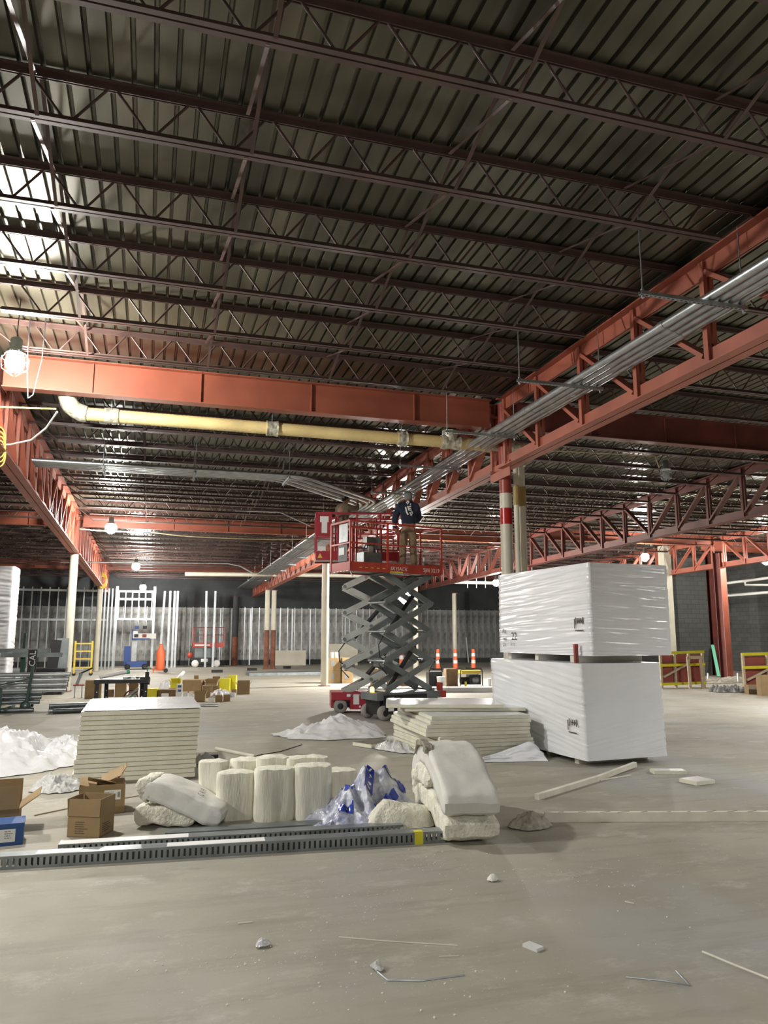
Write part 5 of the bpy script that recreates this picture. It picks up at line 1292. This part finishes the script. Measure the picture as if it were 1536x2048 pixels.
for k in range(4): ob('steel_pipe', MB().tube([(0, 0, 0), (1.6, .3, 0)], .055, 10), None, 'galv' if k < 2 else 'galv_dark', loc=(-1.95 - .1 * (k % 2), 18.4 + .13 * k - .26 * (k > 1), .058 + .105 * (k == 3)), label='%s loose pipe on the floor between rack and workbench' % ORD[k], cat='pipe', group='loose pipes between rack and workbench')

# yellow scaffold frame, studs, far machines
t = thing('scaffold_frame', 'yellow ladder frame cart between the two left cream columns', 'scaffold', tuple(aty(148, 1338, 35).xy) + (0,), 0)
ww = aty(182, 1338, 35).x - aty(148, 1338, 35).x
for xx in (0, ww): ob('upright', MB().bar((xx, 0, .1), (xx, 0, 1.45), .07, .07, up=(1, 0, 0)), t, 'safety_yellow'); ob('caster', MB().lathe([(.08, -.03), (.08, .03)], 10, (xx, 0, .08), axis='Y'), t, 'black')
for zz in (.35, .7, 1.02, 1.34): ob('rung', MB().bar((0, 0, zz), (ww, 0, zz), .05, .05), t, 'safety_yellow')
def stud_wall(label, x0, x1, Y, z0, z1, pitch, rails=(), name='stud_partition', w_=.05, skip=()):
    t = thing(name, label, 'partition', (x0, Y, 0), 0)
    L = x1 - x0; n = int(L / pitch)
    me = MB().bb((-w_ / 2, 0, z0), (w_ / 2, .003, z1)).bb((-w_ / 2, 0, z0), (-w_ / 2 + .004, .09, z1)).bb((w_ / 2 - .004, 0, z0), (w_ / 2, .09, z1)).mesh('stud', 'stud')
    for i in range(n + 1):
        if i in skip: continue
        ob('stud', me, t, loc=(i * pitch, 0, 0))
    rm_ = [(zz, MB().bb((-.05, -.02, zz - .05), (L + .05, .11, zz + .05))) for zz in rails]
    for zz, m in rm_: ob('track', m, t, 'stud')
    return t
X = lambda px, Y: aty(px, 1270, Y).x
stud_wall('tall bright steel stud partition at far left with a horizontal track', X(22, 41), X(208, 41), 41, 0, 4.05, .40, (.05, 2.45, 3.9))
stud_wall('bright steel stud room frame with header below the far lamp', X(234, 42), X(304, 42), 42, 2.5, 4.0, .33, (2.52, 3.55, 3.95))
t = stud_wall('paired bright studs carrying the header of the stud room', X(230, 41.9), X(306, 41.9), 41.8, 0, 4.2, X(306, 41.9) - X(230, 41.9) - .01, (), w_=.12)
stud_wall('steel studs just left of the stud room, beside the farther column', X(206, 40.5), X(228, 40.5), 40.5, 0, 4.0, .17, (), w_=.07)
for i, (a, c_) in enumerate(((330, 318), (341, 334), (350, 343), (356, 349), (413, 410), (431, 425))):
    p0, p1 = aty(c_, 1334, 42.5), aty(a, 1182, 42.5); p0.z = 0
    ob('steel_stud', MB().bar(p0, p1, .11, .07, up=(0, 1, 0)), None, 'stud', label='%s single tall bright stud from the left, standing right of the stud room' % ORD[i], cat='stud', group='single tall studs at the back')
for i, px_ in enumerate((352, 380, 440, 462, 500, 560, 584, 620, 690)):
    ob('steel_stud', MB().bar((X(px_, 44.6), 44.6, 0), (X(px_, 44.6), 44.6, 3.2), .06, .05, up=(0, 1, 0)), None, 'stud', label='%s thin stud from the left against the foil wall' % ORD[i], cat='stud', group='thin studs against the back wall')
# stowed red lift far away
p = aty(384, 1334, 42.6)
t = thing('scissor_lift', 'small stowed red scissor lift far away at the back wall', 'lift', (p.x, 42.6, 0), 0); w_ = X(446, 42.6) - X(384, 42.6)
ob('base_frame', MB().bb((.08, 0, .18), (w_ * .8, .75, .5)), t, 'black'); ob('folded_arms', MB().bb((.12, .1, .5), (w_ * .75, .65, 1.0)), t, 'arm_dark')
for xx in (.15, w_ * .78): ob('wheel', MB().lathe([(.08, -.05), (.19, -.05), (.19, .05), (.08, .05)], 14, (xx, 0, .19), axis='Y'), t, 'white')
ob('platform', MB().bb((0, -.03, 1.05), (w_, .8, 1.28)), t, 'lift_red'); ob('lettering', MB().bb((.1, -.04, 1.13), (.9, -.032, 1.2)), t, 'paint_white')
for xx in (0, .55, 1.2, w_): ob('post', MB().bar((xx, 0, 1.28), (xx, 0, 2.1), .05, .05, up=(1, 0, 0)), t, 'lift_red')
for zz in (1.7, 2.1): ob('rail', MB().bar((0, 0, zz), (w_, 0, zz), .05, .05), t, 'darkred')
ob('plate', MB().bb((.45, -.02, .28), (.8, -.004, .44)), t, 'white'); ob('red_bag', MB().ball((-.12, .1, .62), .16, 8), t, 'lift_red')
p = aty(247, 1334, 41.3)
t = thing('mast_lift', 'blue mast lift with raised basket inside the stud room', 'lift', (p.x, 41.0, 0), 0)
ob('base', MB().bb((.15, -.5, .12), (1.1, .5, .4)), t, 'blue_lift'); ob('mast', MB().bb((0, -.2, .2), (.32, .2, 1.15)), t, 'blue_lift'); ob('mast_column', MB().bb((.36, -.08, .4), (.6, .08, 1.9)), t, 'galv')
for xx in (.2, 1.02): ob('wheel', MB().lathe([(.06, -.05), (.14, -.05), (.14, .05), (.06, .05)], 12, (xx, -.5, .14), axis='Y'), t, 'black')
ob('basket', MB().bb((.36, -.35, 1.52), (1.5, .35, 1.78)), t, 'white'); ob('basket_edge', MB().bb((.34, -.37, 1.46), (1.2, -.34, 1.54)), t, 'blue_lift'); ob('basket_post', MB().bb((.34, -.37, 1.5), (.39, -.33, 2.0)), t, 'blue_lift')
for k in range(4): ob('tool', MB().box((.55 + .3 * (k % 2) * 1.3, -.36, 1.66 + .42 * (k // 2)), (.2, .03, .16), 0), t, ('black', 'red_brown', 'blue_lift', 'black')[k])
t = thing('orange_cylinder', 'tall orange bottle on a small hand cart before the stud room', 'bottle', tuple(aty(320, 1340, 37).xy) + (0,), 0)
ob('bottle_body', MB().lathe([(.18, .12), (.2, .2), (.19, .95), (.1, 1.12), (.06, 1.25), (.07, 1.3)], 14), t, 'orange'); ob('cart_frame', MB().bar((-.3, -.1, .12), (.3, -.1, .12), .05, .05).bar((-.3, -.1, .02), (-.3, -.1, .28), .05, .05, up=(1, 0, 0)), t, 'orange'); ob('wheel', MB().lathe([(.1, -.03), (.1, .03)], 12, (.25, -.2, .1), axis='Y'), t, 'black')
# things on the far floor
for k in range(3): ob('floor_tool', MB().box((0, 0, .06), (.5 - .1 * k, .25, .12), .3 * k), None, 'black', loc=tuple(atz(434 + 70 * k, 1345 - 4 * k).xy) + (0,), label=('dark tool case lying on the far floor left of centre', 'dark tools on the far floor left of the twin columns', 'dark tools at the foot of the twin columns')[k], cat='tool')
a, c_ = atz(497, 1352), atz(648, 1349)
for k in range(4): ob('steel_channel', MB().bar((a.x, a.y + .28 * k, .06 + .0 * k), (c_.x, c_.y + .28 * k, .06), .24, .12), None, 'galv_dark', label='%s grey channel from the front in the row on the far floor' % ORD[k], cat='channel', group='grey channels on the far floor')
p = aty(549, 1331, 43.5); q = aty(612, 1329, 43.5)
ob('drywall_panel', MB().bar((p.x, 43.5, .42), (q.x, 43.6, .42), .04, .84), None, 'cream', label='pale panel leaning at the back wall right of the twin columns', cat='panel')
p = aty(657, 1322, 42.5); q = aty(716, 1320, 42.5)
ob('drywall_panel', MB().bar((p.x, 42.5, .6), (q.x, 42.6, .6), .04, 1.2), None, 'cream', label='taller pale panel behind the stacked cartons by the column', cat='panel')
GS = 'cartons stacked beside the middle column'
L_ = (('bottom left', 656, 681, 1340, 1368, 0, 1), ('bottom right', 684, 706, 1342, 1366, 0, 1))
for l_, a_, b__, c__, d__, z_, lg in L_:
    for lev in (0, 1):
        c, w_, h = pxb(a_, b__, 1342, 1367); h = h * .98
        t = thing('cardboard_box', '%s brown carton with dark square logo beside the middle column' % (l_ if lev == 0 else l_.replace('bottom', 'upper')), 'box', (c.x - w_ / 2, c.y, lev * (h + .004)), -.05, GS)
        ob('carton_body', MB().bb((0, 0, 0), (w_, .42, h)), t, 'cardboard'); ob('dark_logo', MB().bb((w_ * .2, -.004, h * .35), (w_ * .5, -.001, h * .8)), t, 'ink_grey')
    if l_ == 'bottom left':
        for k in range(2): ob('paper_roll', MB().lathe([(.07, 0), (.07, .2)], 12), None, 'white', loc=(c.x - w_ / 2 + .16 + .17 * k, c.y + .15, 2 * (h + .004)), label='%s white paper roll standing on the upper left carton' % ('left', 'right')[k], cat='roll', group='paper rolls on the cartons')
for k, (a_, b__) in enumerate(((742, 772), (775, 800), (802, 826))): carton('%s brown carton seen behind the scissor arms' % ('left', 'middle', 'right')[k], a_, b__, 1338 + 6 * k, 1372, 'cardboard', rz=-.1, depth=.7, group='cartons behind the lifts', logo=1)
# generator and crate
c, w_, h = pxb(919, 966, 1340, 1373)
t = thing('generator', 'black and yellow portable generator right of the scissor lift', 'generator', (c.x - w_ / 2, c.y, 0), -.1)
for y in (0, .45):
    ob('frame_tube', MB().tube(arc_path([(.02, y, .03), (.02, y, h), (w_ - .02, y, h), (w_ - .02, y, .03)], .06, 4), .018, 6), t, 'black')
ob('fuel_tank', MB().bb((.06, .04, h * .74), (w_ - .06, .41, h * .95)), t, 'safety_yellow'); ob('engine', MB().bb((w_ * .42, .03, .06), (w_ - .06, .42, h * .68)), t, 'black'); ob('recoil_cover', MB().lathe([(.12, .03), (.11, -.02), (.03, -.03)], 16, (w_ * .68, 0, h * .36), axis='Y'), t, 'galv_dark')
ob('alternator', MB().tube([(.08, .22, h * .32), (w_ * .42, .22, h * .32)], .13, 12), t, 'black'); ob('yellow_foot', MB().bb((w_ * .2, -.02, 0), (w_ * .28, .03, .16)), t, 'yellow')
carton('dark brown crate left of the generator', 891, 918, 1339, 1373, 'cardboard_dark', rz=-.1, depth=.9, group='crates by the generator')
t = thing('welder_cart', 'dark wheeled machine with a white bucket beside the crate', 'machine', tuple(atz(873, 1375).xy) + (0,), -.1)
ob('machine_body', MB().bb((-.25, 0, .1), (.2, .4, .5)).bb((-.22, .02, 0), (.17, .36, .1)), t, 'black'); ob('handle', MB().tube([(-.25, 0, .5), (-.1, 0, .85), (.1, 0, .9), (.2, 0, .5)], .02, 6), t, 'black'); ob('bucket', MB().lathe([(.12, .0), (.15, .3)], 12, (.1, -.2, .06)), t, 'white')
a, c_ = atz(832, 1386), atz(1000, 1384)
for k in range(2): ob('wrapped_beam', MB().bar((a.x - 1.6, a.y + .6 + .3 * k, .07), (c_.x - .1, c_.y + .1 + .3 * k, .07), .26, .14), None, 'plank_grey' if k else 'white', label='%s pale long channel on the floor behind the lifts' % ('front', 'rear')[k], cat='channel', group='pale channels behind the lifts')
ob('white_cup', MB().lathe([(.06, 0), (.075, .3)], 12), None, 'white', loc=tuple(atz(979, 1376).xy) + (0,), label='small white tube standing right of the generator', cat='tube')
for k, px_ in enumerate((876, 911, 947)):
    t = thing('traffic_post', '%s orange and white channelizer post from the left behind the generator' % ORD[k], 'cone', tuple(aty(px_, 1337, 36).xy) + (0,), 0, 'channelizer posts')
    ob('rubber_base', MB().bb((-.3, -.3, 0), (.3, .3, .07)), t, 'black')
    for a_, b__, m_ in ((.07, .3, 'orange'), (.3, .46, 'paint_white'), (.46, .64, 'orange'), (.64, .8, 'paint_white'), (.8, 1.0, 'orange')): ob('stripe', MB().lathe([(.13 - .05 * a_, a_), (.13 - .05 * b__, b__)], 12), t, m_)
for k, px_ in enumerate((803, 814)): 
    t = thing('traffic_post', '%s small orange post seen through the lift arms' % ('left', 'right')[k], 'cone', tuple(aty(px_, 1330, 40).xy) + (0,), 0, 'channelizer posts'); ob('stripe', MB().lathe([(.14, 0), (.1, .95)], 10), t, 'orange'); ob('stripe', MB().lathe([(.125, .4), (.115, .6)], 10), t, 'paint_white')
ob('white_rod', MB().bar(aty(932, 1275, 44.8), Vector((aty(937, 1322, 44.3).x, 44.3, 0.02)), .07, .07), None, 'white_pipe', label='white rod leaning on the dark back wall above the channelizer posts', cat='rod')
# right side: block pier, dark steel post, barriers, rubble
pr = ob('wall_pier', MB().bb((21.4, 27.5, 0), (22.95, 28.1, dz(28) - .5)), None, 'block_wall', kind='structure')
ob('trim_1', MB().bb((20.75, 27.35, 0), (21.1, 27.75, dz(27.5) - .05)), None, 'cream', kind='structure')
ob('steel_post', MB().bb((-.16, -.16, 0), (.16, -.12, 5.2)).bb((-.16, .12, 0), (.16, .16, 5.2)).bb((-.02, -.12, 0), (.02, .12, 5.2)), None, 'darkred', loc=(23.25, 27.6, 0), label='dark brown steel post right of the block pier', cat='post')
ob('green_strap', MB().bar(aty(1425, 1290, 27.3), Vector((aty(1437, 1346, 26.6).x, 26.6, .02)), .12, .05), None, 'tag_green', label='green and yellow strap leaning by the square red column', cat='strap')
def fence(label, px0, px1, y0, y1, Y, panel, nposts):
    t = thing('site_barrier', label, 'barrier', (X(px0, Y), Y, 0), -.1); L = X(px1, Y) - X(px0, Y); h = 1.15
    for i in range(nposts): ob('post', MB().bar((L * i / (nposts - 1), 0, 0), (L * i / (nposts - 1), 0, h), .07, .07, up=(1, 0, 0)), t, 'wood')
    ob('panel', MB().bb((0, .06, .12), (L, .09, h * .92)), t, 'red_brown')
    for zz in (.12, .72, 1.12): ob('caution_tape', MB().bar((-.05, -.05, zz), (L + .05, -.05, zz + .03), .012, .085), t, 'yellow', label='yellow caution tape')
    ob('brace', MB().bar((.05, -.06, .35), (L * .6, -.06, .75), .04, .06), t, 'wood')
    return t
fence('orange barrier with yellow caution tape beside the right end of the pallets', 1318, 1396, 0, 0, 21.6, True, 4)
fence('dark red barrier with yellow tape at the right picture edge', 1482, 1570, 0, 0, 19.4, True, 3)
t = thing('saw_horse', 'timber frame standing in the orange barrier right of the pallets', 'frame', (X(1370, 21.2), 21.1, 0), -.1)
for xx in (0, .45): ob('leg', MB().bar((xx, 0, 0), (xx - .03, 0, 1.0), .08, .05, up=(0, 1, 0)), t, 'wood')
ob('crosspiece', MB().bar((-.05, 0, .98), (.48, 0, .98), .05, .09), t, 'wood')
heap('dirt_bank', 'low dirt bank of the trench at the foot of the square red column', (20.4, 23.4, 0), .2, 2.2, .4, .2, 'mortar_dust', 95, cat='dirt', freq=2.5, amp=.6)
for k in range(9):
    p = atz(1428 + 7.4 * k, 1383 + (k % 3)); heap('rubble_bag', '%s grey lump from the left in the rubble row before the square red column' % ORD[k], (p.x, p.y, 0), k, .17, .14, .2, 'foil', 101 + k, cat='rubble', freq=8, amp=.6, na=20, nr=7, group='grey rubble lumps')
carton('brown carton with dark squares at the right picture edge', 1497, 1524, 1371, 1388, 'cardboard', rz=-.2, depth=.6, group='cartons at the right edge', logo=2)
carton('taller brown carton cut by the right picture edge', 1522, 1548, 1352, 1392, 'cardboard', rz=-.2, depth=.6, group='cartons at the right edge')
for k, px_ in enumerate((1417, 1477)): ob('survey_stake', MB().bar(atz(px_, 1366), atz(px_, 1366) + Vector((0, 0, .35)), .05, .05), None, 'paint_white', label='%s white stake in the trench by the square red column' % ('left', 'right')[k], cat='stake', group='white trench stakes')
